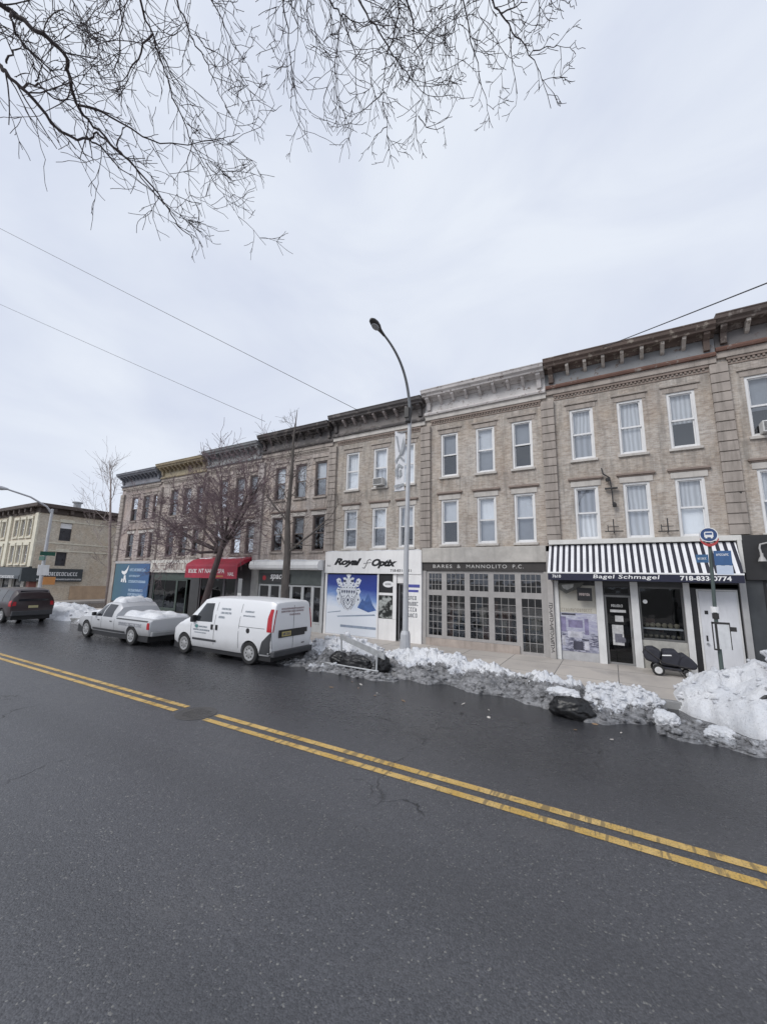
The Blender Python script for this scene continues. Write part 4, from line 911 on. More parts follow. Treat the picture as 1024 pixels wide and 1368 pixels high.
# ------------------------------------------------------------------ bus stop
BX, BY = 1.93, 11.35
bs = thing('bus_stop_sign', 'green bus stop pole with round blue bus sign in front of the white side door', 'bus stop', (BX, BY, .15))
GP = paint((.075, .10, .095), .5, .2, 5)
MB().tube([(BX, BY, .15), (BX, BY, 2.0), (BX+.04, BY, 3.45)], [.042, .036, .034], 10).build('pole', GP, bs, smooth=True)
bz = 3.70
rd = MB().lathe([(.165, -.015), (.165, .015)], (BX+.03, BY-.06, bz), 'Y', 36).build('round_sign', paint((.035, .075, .20), .4, .1, 4), bs)
mb = MB()
ring = [(BX+.03+.165*math.cos(t*PI/18), bz+.165*math.sin(t*PI/18)) for t in range(36)]; rin = [(BX+.03+.148*math.cos(t*PI/18), bz+.148*math.sin(t*PI/18)) for t in range(36)]
mb.add([(x, BY-.078, z) for x, z in ring+rin], [(k, (k+1) % 36, 36+(k+1) % 36, 36+k) for k in range(36)]); mb.build('rim', M['white_letter'], rd)
mb = MB(); q0 = BX+.03
mb.prism_y([(q0-.08, bz-.055), (q0+.08, bz-.055), (q0+.08, bz+.05), (q0+.06, bz+.07), (q0-.06, bz+.07), (q0-.08, bz+.05)], BY-.082, BY-.0765); mb.box(q0-.065, q0-.03, BY-.082, BY-.0765, bz-.08, bz-.0551); mb.box(q0+.03, q0+.065, BY-.082, BY-.0765, bz-.08, bz-.0551); mb.build('bus_symbol', M['white_letter'], rd)
mb = MB(); mb.box(q0-.06, q0+.06, BY-.085, BY-.0825, bz-.0, bz+.045); mb.build('bus_symbol_glass', paint((.05, .10, .26), .4, .1, 4), rd)
mb = MB(); ar = [(q0+.8*r_*math.cos(t), bz-.05+r_*math.sin(t)) for r_ in (.215,) for t in [PI+.25+k*(PI-.5)/14 for k in range(15)]]; ai = [(q0+.165*math.cos(t), bz-.035+.165*math.sin(t)) for t in [PI+.25+k*(PI-.5)/14 for k in range(15)]]
mb.prism_y(ar + ai[::-1], BY-.09, BY-.07); mb.build('red_bracket', paint((.46, .06, .06), .5, .1, 4), bs)
bp = MB().box(BX+.08, BX+.38, BY-.075, BY-.055, 3.02, 3.34).build('route_panel', paint((.05, .12, .27), .4, .1, 4), bs); mb = MB(); scrawl(mb, BX+.12, BX+.33, 3.23, 3.275, BY-.076, 41, 1); mb.build('lettering', M['white_letter'], bp)
MB().box(BX+.10, BX+.38, BY-.075, BY-.055, 2.82, 3.015).build('route_panel', paint((.55, .62, .74), .4, .1, 4), bs); mb = MB(); bq = MB().box(BX-.24, BX-.02, BY-.075, BY-.055, 3.08, 3.26).build('route_panel', paint((.05, .13, .26), .4, .1, 4), bs); scrawl(mb, BX-.21, BX-.06, 3.15, 3.19, BY-.076, 43, 1); mb.build('lettering', M['white_letter'], bq)
mb = MB(); mb.lathe([(.075, 0), (.075, .12)], (BX, BY, 2.0), n=12); mb.build('collar', M['white_letter'], bs); MB().lathe([(.06, 0), (.06, .12)], (BX, BY, 1.86), n=12).build('collar', M['iron'], bs)
tb = MB().box(BX-.01, BX+.19, BY-.11, BY-.06, 1.24, 1.76).build('timetable', paint((.62, .63, .64), .4, .08, 8), bs, 'white timetable plate')
mb = MB()
for a, b, c_, d_ in ((-.10, -.085, 1.21, 1.80), (.19, .205, 1.24, 1.76), (-.10, .205, 1.76, 1.80), (-.085, -.03, 1.21, 1.24), (-.035, -.02, 1.24, 1.76)): mb.box(BX+a, BX+b, BY-.115, BY-.06, c_, d_)
mb.box(BX+.206, BX+.31, BY-.1, BY-.05, 1.62, 1.71); mb.build('frame', M['iron'], tb)

# ------------------------------------------------------------------ overhead cables
def cable(label, a, b, sag, r_=.012, ext=2.4):
    a, b = Vector(a), Vector(b); b = a + (b-a)*ext; n_ = 60
    pts = [a.lerp(b, i/n_) - Vector((0, 0, sag*4*(i/n_)*(1-i/n_))) for i in range(n_+1)]
    tag(MB().tube(pts, r_, 5).build('overhead_cable', M['iron'], None, smooth='all', origin=a), label, 'cable')
cable('upper thin cable crossing the sky at left down to the roofs', atY(478, 548, 13.9), atY(-40, 282, 5.5), .12, .012)
cable('lower thin cable crossing the sky at left down to the roofs', atY(354, 563, 13.9), atY(-40, 386, 6.5), .12, .010)
cable('cable at upper right running up from the cornice above the striped awning', atY(805, 464, 13.9), atY(1130, 332, 8), .06, .014, 3.4)
# ------------------------------------------------------------------ vehicles (front towards +x, left towards +y, ground at z = 0)
class Body:
    """body lofted through stations (x, z_under, z_belt, z_roof, half_sill, half_belt, half_roof)"""
    def __init__(s, st, step=.12):
        s.st = st; s.xs = []
        for a, b in zip(st, st[1:]):
            k = max(1, int(round((b[0]-a[0])/step)))
            s.xs += [a[0]+(b[0]-a[0])*i/k for i in range(k)]
        s.xs.append(st[-1][0])
    def at(s, x):
        st = s.st; x = max(st[0][0], min(st[-1][0], x))
        for a, b in zip(st, st[1:]):
            if x <= b[0]+1e-9:
                t = (x-a[0])/(b[0]-a[0]); return [p+(q-p)*t for p, q in zip(a, b)]
        return st[-1]
    def ring(s, x):
        _, zb, zs, zr, wb, wsh, wr = s.at(x); zm = zb+(zs-zb)*.45; rr = min(.09, (zr-zs)*.45)
        return [(0, zb), (wb*.8, zb), (wb*.96, zb+.03), (wb, zb+.10), ((wb+wsh)/2+.012, zm), (wsh, zs-.12), (wsh-.006, zs), (wsh+(wr-wsh)*.35, zs+(zr-zs)*.42), (wr, zr-rr), (wr-rr*.35, zr-rr*.35), (wr-rr*1.3, zr-.012), (wr*.5, zr+.012), (0, zr+.02)]
    def half(s, x, z):
        r_ = s.ring(x)[2:11]
        for (y0, z0), (y1, z1) in zip(r_, r_[1:]):
            if z <= z1: return y0+(y1-y0)*max(0, min(1, (z-z0)/(z1-z0+1e-9)))
        return r_[-1][0]
    def ztop(s, x, y):
        r_ = s.ring(x)[8:]; y = abs(y)
        for (y0, z0), (y1, z1) in zip(r_, r_[1:]):
            if y >= y1: return z1+(z0-z1)*max(0, min(1, (y-y1)/(y0-y1+1e-9)))
        return r_[-1][1]
    def mesh(s):
        mb = MB(); n_ = 0
        for x in s.xs:
            h = s.ring(x); rg = [(x, y, z) for y, z in h] + [(x, -y, z) for y, z in h[-2:0:-1]]; n_ = len(rg); mb.v += [Vector(p) for p in rg]
        for i in range(len(s.xs)-1):
            for k in range(n_): mb.f.append((i*n_+k, i*n_+(k+1) % n_, (i+1)*n_+(k+1) % n_, (i+1)*n_+k))
        mb.f.append(tuple(range(n_))[::-1]); mb.f.append(tuple((len(s.xs)-1)*n_+k for k in range(n_))); return mb
    def side(s, mb, q, sgn, off=.006, n_=6):
        """four (x, z) corners laid onto the side"""
        o = len(mb.v)
        for j in range(n_+1):
            for i in range(n_+1):
                u, t = i/n_, j/n_
                x = (q[0][0]*(1-u)+q[1][0]*u)*(1-t) + (q[3][0]*(1-u)+q[2][0]*u)*t; z = (q[0][1]*(1-u)+q[1][1]*u)*(1-t) + (q[3][1]*(1-u)+q[2][1]*u)*t
                mb.v.append(Vector((x, sgn*(s.half(x, z)+off), z)))
        for j in range(n_):
            for i in range(n_): mb.f.append((o+j*(n_+1)+i, o+j*(n_+1)+i+1, o+(j+1)*(n_+1)+i+1, o+(j+1)*(n_+1)+i))
        return mb
    def topq(s, mb, xa, xb, wa, wb, off=.006, n_=8):
        o = len(mb.v)
        for j in range(n_+1):
            for i in range(n_+1):
                u, t = i/n_, j/n_; x = xa+(xb-xa)*t; y = (-1+2*u)*(wa+(wb-wa)*t); mb.v.append(Vector((x, y, s.ztop(x, y)+off)))
        for j in range(n_):
            for i in range(n_): mb.f.append((o+j*(n_+1)+i, o+j*(n_+1)+i+1, o+(j+1)*(n_+1)+i+1, o+(j+1)*(n_+1)+i))
        return mb
TYRE = paint((.022, .022, .023), .8, .25, 8); AUTOGLASS = N('car_glass').set((.018, .02, .024), .06, spec=.6)
PLAST = paint((.055, .057, .062), .55, .15, 6); REDL = N('red_lens').set((.42, .012, .02), .15, spec=.6)
def carpaint(color, dirty=.35):
    n = N('car_paint'); x, y, z = n.sep(); a = n.noise(3.5, 5, .65)
    lo = n.ramp(n.math('ADD', z, n.math('MULTIPLY', a, .45)), .45, .95, (1, 1, 1), (0, 0, 0))
    c = n.mix(n.math('MULTIPLY', lo, dirty), n.mix(n.math('MULTIPLY', a, .12), color, sc3(color, .7)), (.20, .19, .18))
    n.b.inputs['Coat Weight'].default_value = .25; n.b.inputs['Coat Roughness'].default_value = .15
    return n.set(c, .38)
def cut_arches(o, axles, rw, half_w):
    for ax in axles:
        me = bpy.data.meshes.new('cut'); bm = bmesh.new()
        bmesh.ops.create_cone(bm, cap_ends=True, segments=28, radius1=rw, radius2=rw, depth=half_w*2+.6, matrix=Matrix.Translation((ax, 0, rw-.06)) @ Matrix.Rotation(PI/2, 4, 'X')); bm.to_mesh(me); bm.free()
        c_ = bpy.data.objects.new('cut', me); C.objects.link(c_)
        md = o.modifiers.new('arch', 'BOOLEAN'); md.operation = 'DIFFERENCE'; md.object = c_; md.solver = 'EXACT'
        dg = bpy.context.evaluated_depsgraph_get(); nm = bpy.data.meshes.new_from_object(o.evaluated_get(dg)); o.modifiers.clear(); o.data = nm
        bpy.data.objects.remove(c_)
    for p in o.data.polygons: p.use_smooth = True
    try: o.data.set_sharp_from_angle(angle=R(32))
    except Exception: pass
def wheel(root, x, y, rad, wd=.2, rimc=(.42, .42, .42), spokes=8):
    s = 1 if y > 0 else -1; c_ = (x, y, rad)
    w_ = MB().lathe([(rad*.62, -wd/2), (rad*.93, -wd/2), (rad, -wd*.36), (rad, wd*.36), (rad*.93, wd/2), (rad*.62, wd/2)], c_, 'Y', 32).build('wheel', TYRE, root, smooth=True)
    r_ = paint(rimc, .4, .15, 5, 0, .5)
    mb = MB(); mb.lathe([(rad*.66, s*wd*.502), (rad*.66, s*wd*.53), (rad*.60, s*wd*.545), (rad*.54, s*wd*.507), (rad*.26, s*wd*.515), (rad*.2, s*wd*.56), (.01, s*wd*.565)], c_, 'Y', 32)
    mb.build('rim', r_, w_, smooth=True)
    mb = MB()
    for k in range(spokes):
        t = 2*PI*k/spokes; mb.lathe([(rad*.075, s*wd*.50), (rad*.07, s*wd*.522)], (x+rad*.40*math.cos(t), y, rad+rad*.40*math.sin(t)), 'Y', 8)
    mb.build('rim_hole', M['black'], w_)
    return w_
def under(root, x0, x1, w_, z0=.2, z1=.5): MB().box(x0, x1, -w_, w_, z0, z1).build('underbody', M['black'], root)  # vehicle floor, made lower and wider to deepen the shade on the road

# ---- white van
van = thing('delivery_van', 'white delivery van with tall red tail lights parked at the kerb', 'van', (0, 0, 0))
B = Body([(-2.37, .42, 1.08, 1.74, .80, .86, .70), (-2.34, .33, 1.08, 1.80, .835, .885, .735), (-2.22, .27, 1.08, 1.85, .86, .905, .765), (-1.6, .25, 1.08, 1.875, .87, .915, .78), (-.4, .25, 1.07, 1.885, .87, .915, .78), (.55, .25, 1.06, 1.86, .87, .915, .77), (.82, .25, 1.06, 1.80, .87, .912, .75),
          (1.30, .25, 1.04, 1.44, .865, .905, .72), (1.62, .25, 1.0, 1.17, .86, .90, .74), (1.95, .26, .90, 1.06, .84, .87, .70), (2.2, .28, .78, .95, .80, .82, .62), (2.34, .32, .66, .80, .72, .72, .52), (2.38, .38, .60, .70, .62, .62, .46)])
WHITE = carpaint((.74, .75, .77), .42)
bo = B.mesh().build('body', WHITE, van); cut_arches(bo, (-1.50, 1.58), .375, .9)
under(van, -2.3, 2.2, .80, .15, .5)
for ax in (-1.50, 1.58):
    for sy in (-1, 1): wheel(van, ax, sy*.775, .325)
for s in (1, -1):
    mb = MB(); B.side(mb, [(.22, 1.10), (1.16, 1.08), (1.00, 1.30), (.28, 1.68)], s); B.side(mb, [(1.00, 1.30), (1.0, 1.301), (.72, 1.66), (.28, 1.68)], s); mb.build('side_window', AUTOGLASS, van, smooth='all')
    mb = MB(); B.side(mb, [(-.02, .50), (1.15, .50), (1.15, .565), (-.02, .565)], s, .012); mb.build('side_moulding', PLAST, van)
    mb = MB(); B.side(mb, [(-2.355, .98), (-2.19, .98), (-2.17, 1.35), (-2.33, 1.35)], s, .012); B.side(mb, [(-2.33, 1.35), (-2.17, 1.35), (-2.22, 1.62), (-2.315, 1.62)], s, .012)
    zq = [(.98, .86), (1.2, .83), (1.42, .795), (1.60, .755)]
    for (z0, w0), (z1, w1) in zip(zq, zq[1:]): mb.quad((-2.376, s*(w0-.045), z0), (-2.376, s*(w0+.0), z0), (-2.374, s*(w1-.0), z1), (-2.374, s*(w1-.04), z1))
    mb.build('tail_light', REDL, van, smooth='all')
    mb = MB(); B.side(mb, [(-2.36, .34), (-1.88, .34), (-2.02, .70), (-2.36, 1.0)], s, .010); mb.build('rear_corner_guard', PLAST, van, smooth='all')
    for hx in (-.02, .20): MB().box(hx-.05, hx+.05, s*(.905) - (.0 if s > 0 else .03), s*.905 + (.03 if s > 0 else 0), .87, 1.03).build('door_handle', M['black'], van, bevel=.012)
    mb = MB()
    for xa, xb in ((1.24, 1.255), (.10, .115), (-1.02, -1.005)): B.side(mb, [(xa, .42), (xb, .42), (xb-.02 if xa < 1 else xb, 1.0 if xa > 1 else 1.72), (xa-.02 if xa < 1 else xa, 1.0 if xa > 1 else 1.72)], s, .003)
    B.side(mb, [(-2.1, 1.055), (-1.02, 1.055), (-1.02, 1.067), (-2.1, 1.067)], s, .003); mb.build('door_seam', PLAST, van)
    mb = MB(); mb.box(1.02, 1.16, s*.95-.09, s*.95+.09, 1.05, 1.27); mb.build('mirror', M['black'], van, bevel=.03)
mb = MB(); mb.lathe([(.075, .905), (.075, .918)], (-1.42, 0, .96), 'Y', 18); mb.build('fuel_flap', M['black'], van)
mb = MB(); B.topq(mb, .86, 1.52, .66, .66, .006); mb.build('windscreen', AUTOGLASS, van, smooth='all')
# lettering on the street side, drawn on the curved side panel
def side_scrawl(B, nm, x0, x1, z0, z1, seed, matr, root, sgn=1, dens=1):
    mb = MB(); scrawl(mb, 0, abs(x1-x0), 0, z1-z0, 0, seed, dens); o = MB(); o.f = mb.f
    for v in mb.v: x = x0+(x1-x0)*v.x/abs(x1-x0); z = z0+v.z; o.v.append(Vector((x, sgn*(B.half(x, z)+.004-v.y), z)))
    return o.build(nm, matr, root)
LGR = paint((.30, .34, .38), .5, .2, 5)
for k, (xa, xb, za, zb_) in enumerate(((-.12, -.55, 1.50, 1.56), (-.12, -.62, 1.38, 1.44), (-.05, -.32, 1.24, 1.31), (-1.2, -1.6, 1.48, 1.53), (-1.15, -1.65, 1.36, 1.40), (1.05, .42, .90, .95), (1.12, .3, .80, .85), (1.05, .45, .72, .75))): side_scrawl(B, 'lettering', xa, xb, za, zb_, 200+k, LGR, van)
mb = MB(); mb.box(-.10, .0, 0, .01, 0, .1); o = MB(); o.f = mb.f; o.v = [Vector((1.0+v.x, B.half(1.0, .92)+.004+v.y, .88+v.z)) for v in mb.v]; o.build('emblem', paint((.08, .25, .24), .5, .1, 5), van)
# rear doors
xr = -2.378
mb = MB(); mb.box(xr-.004, xr, -.004, .004, .44, 1.72); mb.box(xr-.004, xr, -.70, .70, .435, .443); mb.build('door_seam', PLAST, van)
mb = MB(); mb.box(xr-.02, xr, -.52, .62, .80, 1.02); mb.box(xr-.025, xr-.01, -.62, -.50, .88, 1.02); pr_ = mb.build('plate_recess', M['black'], van, bevel=.01)
MB().box(xr-.03, xr-.021, .12, .50, .835, .965).build('licence_plate', paint((.50, .42, .16), .5, .15, 8), pr_, 'yellowish licence plate'); mb = MB(); scrawl(mb, 0, .32, 0, .07, 0, 9, 1); mb.v = [Vector((xr-.032+v.y, .46-v.x, .865+v.z)) for v in mb.v]; mb.build('lettering', paint((.05, .06, .15), .5, .1, 3), pr_)
mb = MB(); mb.box(-2.46, -2.30, -.84, .84, .28, .45); mb.build('rear_bumper', PLAST, van, bevel=.03)
mb = MB()
for k, (ya, z0) in enumerate(((.55, 1.60), (.55, 1.52), (.2, 1.42))):
    mb = MB(); q = MB(); scrawl(q, 0, 1.0 if k < 2 else .5, 0, .05, 0, 120+k, 1); o_ = len(mb.v); mb.v += [Vector((xr-.003+v.y, ya-v.x, z0+v.z)) for v in q.v]; mb.f += [tuple(i+o_ for i in f) for f in q.f]; mb.build('lettering', paint((.34, .26, .28), .5, .2, 5), van)
mb = MB(); mb.box(xr-.008, xr, -.52, -.40, .55, .58); mb.build('badge', M['black'], van)
MB().box(-.3, .2, -.02, .02, 1.90, 1.905).build('roof_aerial_base', PLAST, van)
VX, VY = -10.93, 9.55
van.location = (VX, VY, 0); van.rotation_euler = (0, 0, PI)

# ---- silver pickup ahead of the van
pk = thing('pickup_truck', 'silver pickup truck with snow on it, parked in front of the white van', 'pickup truck', (0, 0, 0))
B = Body([(-2.65, .42, .84, .95, .84, .88, .82), (-2.6, .36, .84, .96, .88, .92, .86), (-.42, .30, .84, .97, .90, .94, .88), (-.40, .30, .85, 1.28, .90, .94, .72), (-.2, .30, .86, 1.44, .90, .94, .70), (.55, .30, .86, 1.45, .90, .94, .70), (.8, .30, .86, 1.38, .90, .94, .70), (1.3, .30, .86, 1.02, .90, .93, .74), (2.1, .32, .80, .95, .88, .90, .70), (2.5, .36, .70, .86, .82, .84, .62), (2.6, .46, .7, .84, .76, .78, .56)])
SILV = carpaint((.50, .51, .53), .6)
bo = B.mesh().build('body', SILV, pk); cut_arches(bo, (-1.55, 1.70), .38, .95); under(pk, -2.5, 2.5, .84, .17, .5)
for ax in (-1.55, 1.70):
    for sy in (-1, 1): wheel(pk, ax, sy*.80, .33, .22)
for s in (1, -1):
    mb = MB(); B.side(mb, [(-.16, .90), (.50, .90), (.46, 1.36), (-.12, 1.35)], s); mb.build('side_window', AUTOGLASS, pk, smooth='all'); mb = MB(); B.side(mb, [(.56, .90), (1.12, .90), (.80, 1.27), (.53, 1.36)], s); mb.build('side_window', AUTOGLASS, pk, smooth='all')
    mb = MB(); B.side(mb, [(-2.5, .87), (-.5, .87), (-.5, .91), (-2.5, .91)], s, .012); B.side(mb, [(-1.1, .38), (1.2, .38), (1.2, .45), (-1.1, .45)], s, .012); mb.build('side_moulding', PLAST, pk)
    mb = MB(); B.side(mb, [(-2.63, .62), (-2.5, .62), (-2.5, .85), (-2.62, .85)], s, .01); mb.build('tail_light', REDL, pk); mb = MB(); mb.box(.95, 1.08, s*1.0-.07, s*1.0+.07, .9, 1.04); mb.build('mirror', M['black'], pk, bevel=.03)
for s in (1, -1):
    mb = MB()
    for xa in (-.38, .55, 1.32): B.side(mb, [(xa, .40), (xa+.014, .40), (xa+.014, .86), (xa, .86)], s, .003)
    mb.build('door_seam', PLAST, pk)
    for hx in (-.22, .68): mb = MB(); B.side(mb, [(hx, .74), (hx+.14, .74), (hx+.14, .775), (hx, .775)], s, .018); mb.build('door_handle', PLAST, pk)
side_scrawl(B, 'lettering', -.7, -2.2, .66, .78, 301, paint((.26, .27, .30), .5, .1, 4), pk)
MB().box(-2.75, -2.6, -.85, .85, .38, .54).build('rear_bumper', M['galv'], pk, bevel=.03)
mb = MB(); mb.quad((-.403, -.62, 1.02), (-.403, .62, 1.02), (-.30, .56, 1.33), (-.30, -.56, 1.33)); mb.v = [v+Vector((-.012, 0, 0)) for v in mb.v]; mb.build('rear_window', AUTOGLASS, pk)
pk.location = (-16.9, 9.4, 0); pk.rotation_euler = (0, 0, PI)
PKB = B

# ---- dark red suv, far left
sv = thing('estate_car', 'dark car with red tail light driving away at the far left', 'car', (0, 0, 0))
B = Body([(-2.35, .42, .98, 1.30, .80, .86, .66), (-2.30, .35, 1.0, 1.50, .85, .90, .68), (-2.05, .30, 1.0, 1.66, .88, .92, .70), (-1.2, .28, .99, 1.72, .88, .93, .71), (.2, .28, .97, 1.70, .88, .93, .70), (.5, .28, .97, 1.62, .88, .93, .69), (1.25, .28, .96, 1.12, .88, .92, .74), (2.0, .30, .86, 1.0, .86, .88, .70), (2.3, .34, .72, .88, .78, .8, .6), (2.38, .4, .62, .76, .7, .7, .5)])
bo = B.mesh().build('body', carpaint((.030, .018, .021), .3), sv); cut_arches(bo, (-1.40, 1.45), .40, .95); under(sv, -2.25, 2.2, .80, .16, .5)
for ax in (-1.40, 1.45):
    for sy in (-1, 1): wheel(sv, ax, sy*.80, .35, .22)
for s in (1, -1):
    for q in ([(-2.1, 1.05), (-1.3, 1.03), (-1.3, 1.60), (-1.95, 1.56)], [(-1.22, 1.03), (-.3, 1.02), (-.3, 1.60), (-1.22, 1.61)], [(-.22, 1.02), (.95, 1.0), (.45, 1.52), (-.22, 1.60)]):
        mb = MB(); B.side(mb, q, s); mb.build('side_window', AUTOGLASS, sv, smooth='all')
    mb = MB(); B.side(mb, [(-2.34, .82), (-2.1, .84), (-2.12, 1.08), (-2.31, 1.12)], s, .01); mb.quad((-2.362, s*.70, .86), (-2.362, s*.85, .86), (-2.352, s*.82, 1.06), (-2.352, s*.70, 1.06)); mb.build('tail_light', REDL, sv)
mb = MB(); mb.quad((-2.353, -.62, 1.08), (-2.353, .62, 1.08), (-2.20, .56, 1.60), (-2.20, -.56, 1.60)); mb.v = [v+Vector((-.03, 0, .0)) for v in mb.v]; mb.build('rear_window', AUTOGLASS, sv)
MB().box(-2.42, -2.28, -.84, .84, .36, .60).build('rear_bumper', PLAST, sv, bevel=.03); MB().box(-2.372, -2.362, -.2, .2, .74, .86).build('licence_plate', paint((.5, .45, .25), .5, .1, 4), sv)
sv.location = (-28.2, 9.25, 0); sv.rotation_euler = (0, 0, PI)

# ------------------------------------------------------------------ folded pushchair by the bagel shop
SX, SY = 1.18, 13.75
st = thing('pushchair', 'dark low pushchair standing in front of the bagel shop window', 'pushchair', (SX, SY, .15))
FAB = paint((.030, .031, .042), .8, .3, 7)
def wh(x, y, rad, c_):
    w_ = MB().lathe([(rad*.6, -.025), (rad, -.02), (rad, .02), (rad*.6, .025)], (x, y, .15+rad), 'Y', 20).build('wheel', TYRE, st, smooth=True); MB().lathe([(rad*.62, -.030), (rad*.5, -.034), (.01, -.03)], (x, y, .15+rad), 'Y', 20).build('rim', c_, w_)
for y in (-.27, .27): wh(SX-.23, SY+y, .145, paint((.6, .6, .6), .4, .1, 5)); wh(SX+.42, SY+y*.7, .09, paint((.4, .4, .4), .4, .1, 5))
def pad(pts, y0, y1, nm, m_=FAB): MB().prism_y([(SX+a, .15+b) for a, b in pts], SY+y0, SY+y1).build(nm, m_, st, bevel=.055)
pad([(-.55, .52), (-.50, .36), (-.20, .28), (-.12, .62), (-.30, .72), (-.48, .70)], -.24, .24, 'hood')
pad([(-.16, .28), (.22, .26), (.32, .52), (.20, .69), (-.10, .67)], -.25, .25, 'seat'); pad([(.20, .24), (.60, .22), (.66, .34), (.56, .46), (.36, .62), (.24, .56)], -.22, .22, 'leg_cover'); pad([(-.12, .52), (.10, .54), (.08, .57), (-.12, .55)], -.262, -.25, 'strap', M['white_letter']); pad([(-.2, .16), (.3, .14), (.3, .22), (-.2, .24)], -.2, .2, 'basket')
mb = MB()
for y in (-.265, .265): mb.tube([(SX-.23, SY+y, .30), (SX+.1, SY+y, .36), (SX+.42, SY+y*.7, .25)], .014, 6); mb.tube([(SX-.5, SY+y, .82), (SX-.1, SY+y, .5), (SX+.40, SY+y*.8, .42), (SX+.62, SY+y*.7, .42)], .014, 6)
mb.tube([(SX-.5, SY-.265, .82), (SX-.5, SY+.265, .82)], .016, 6); mb.tube([(SX-.23, SY-.27, .295), (SX-.23, SY+.27, .295)], .012, 6); mb.build('frame', M['iron'], st, smooth=True)

# ------------------------------------------------------------------ trees
def twig_tree(rn, mb, p, d, length, rad, depth, maxd, spread, upb, nseg=5, wig=.12, split=(2, 4), taper=.55, minr=.003):
    pts = [p.copy()]; rs = [rad]; d = d.normalized()
    for i in range(nseg):
        d = (d + Vector((rn.gauss(0, wig), rn.gauss(0, wig), rn.gauss(0, wig)+upb))).normalized()
        p = p + d*(length/nseg); pts.append(p.copy()); rs.append(max(minr, rad*(1-(1-taper)*(i+1)/nseg)))
    mb.tube(pts, rs, 6 if rad > .03 else (4 if rad > .01 else 3), cap=False)
    if depth >= maxd: return
    for k in range(rn.randint(*split)):
        t = rn.uniform(.35, 1.0); i = min(nseg, max(1, int(t*nseg+.5)))
        ax = Vector((rn.gauss(0, 1), rn.gauss(0, 1), rn.gauss(0, .6))); ax = (ax - d*ax.dot(d)).normalized()
        nd = (d*math.cos(spread) + ax*math.sin(spread)*rn.uniform(.7, 1.2))
        twig_tree(rn, mb, pts[i], nd, length*rn.uniform(.55, .82), max(minr, rs[i]*rn.uniform(.5, .72)), depth+1, maxd, spread, upb, nseg, wig, split, taper, minr)
# purple-twigged small tree
t1 = thing('street_tree', 'small leaning street tree with dense purplish bare twigs, in front of the red awning', 'tree', (-15.55, 11.4, .15), 'bare street trees')
rn = random.Random(21); PB = bark((.075, .055, .055)); TW = paint((.18, .13, .14), .9, .3, 6)
b0 = Vector((-15.55, 11.4, .1)); fk = atY(299, 722, 11.4)
mb = MB(); mb.tube([b0, b0.lerp(fk, .33)+Vector((-.12, 0, 0)), b0.lerp(fk, .66)+Vector((-.08, 0, 0)), fk], [.18, .145, .125, .11], 10)
lim = [(330, 662), (262, 690), (282, 668), (232, 705), (305, 690), (345, 650), (250, 672), (212, 690), (325, 700), (240, 732), (295, 655)]
ends = []
for k, (px, py) in enumerate(lim):
    e_ = atY(px, py, 11.4 + (-1.0, .5, 1.2, -.6, -1.4, .3, 1.0, .2, .8, -.9, -.2)[k]); s_ = fk if k in (0, 2, 4) else b0.lerp(fk, .88 if k % 2 else .97)
    m_ = s_.lerp(e_, .5) + Vector((0, 0, -.12)); mb.tube([s_, m_, e_], [.075, .055, .035], 7); ends.append((s_, m_, e_))
mb.build('trunk', PB, t1, smooth='all')
mb = MB()
for s_, m_, e_ in ends:
    for q, ln in ((m_, 1.2), (e_, 1.25), (s_.lerp(m_, .7), 1.1), (m_.lerp(e_, .5), 1.2), (e_, 1.0), (m_, 1.1), (e_, 1.2), (m_.lerp(e_, .3), 1.1), (m_.lerp(e_, .75), 1.1)):
        dd = (e_-s_).normalized() + Vector((rn.gauss(0, .55), rn.gauss(0, .5), rn.gauss(.0, .45)))
        twig_tree(rn, mb, q, dd, ln*1.05, .022, 0, 3, .72, .02, 4, .14, (3, 4), .5, .0065)
mb.build('crown', TW, t1, smooth='all')
# thin straight tree behind the van
t2 = thing('street_tree', 'tall thin bare street tree with straight trunk rising behind the white van', 'tree', (-10.6, 11.4, .15), 'bare street trees')
GB = bark((.12, .105, .095)); tpp = atY(397, 548, 11.4); rn = random.Random(8); bb = Vector((-10.63, 11.4, .1))
mb = MB(); pts = [bb, atY(380, 790, 11.4), atY(384, 740, 11.4), atY(384, 690, 11.4), atY(390, 625, 11.4), atY(392, 585, 11.4), tpp]; mb.tube(pts, [.17, .145, .135, .095, .065, .04, .012], 9); mb.build('trunk', GB, t2, smooth='all')
mb = MB()
for (x0, y0), (x1, y1), r_, dy in (((385, 738), (424, 700), .05, -.5), ((384, 735), (368, 708), .04, .4), ((384, 700), (362, 655), .03, -.4), ((386, 672), (362, 640), .03, .5), ((388, 660), (412, 672), .02, -.3), ((389, 640), (405, 625), .022, .3), ((391, 612), (376, 585), .016, 0), ((393, 600), (403, 574), .016, .2), ((390, 640), (378, 612), .018, -.2), ((391, 618), (408, 598), .016, .3), ((388, 665), (402, 640), .02, -.3), ((394, 578), (388, 556), .010, .1), ((384, 725), (414, 742), .02, -.6), ((385, 700), (415, 690), .02, .6), ((389, 650), (370, 668), .02, .3)):
    a, b = atY(x0, y0, 11.4), atY(x1, y1, 11.4+dy); twig_tree(rn, mb, a, b-a, (b-a).length, r_, 0, 3, .6, .03, 5, .09, (2, 3), .45, .005)
mb.build('crown', GB, t2, smooth='all')
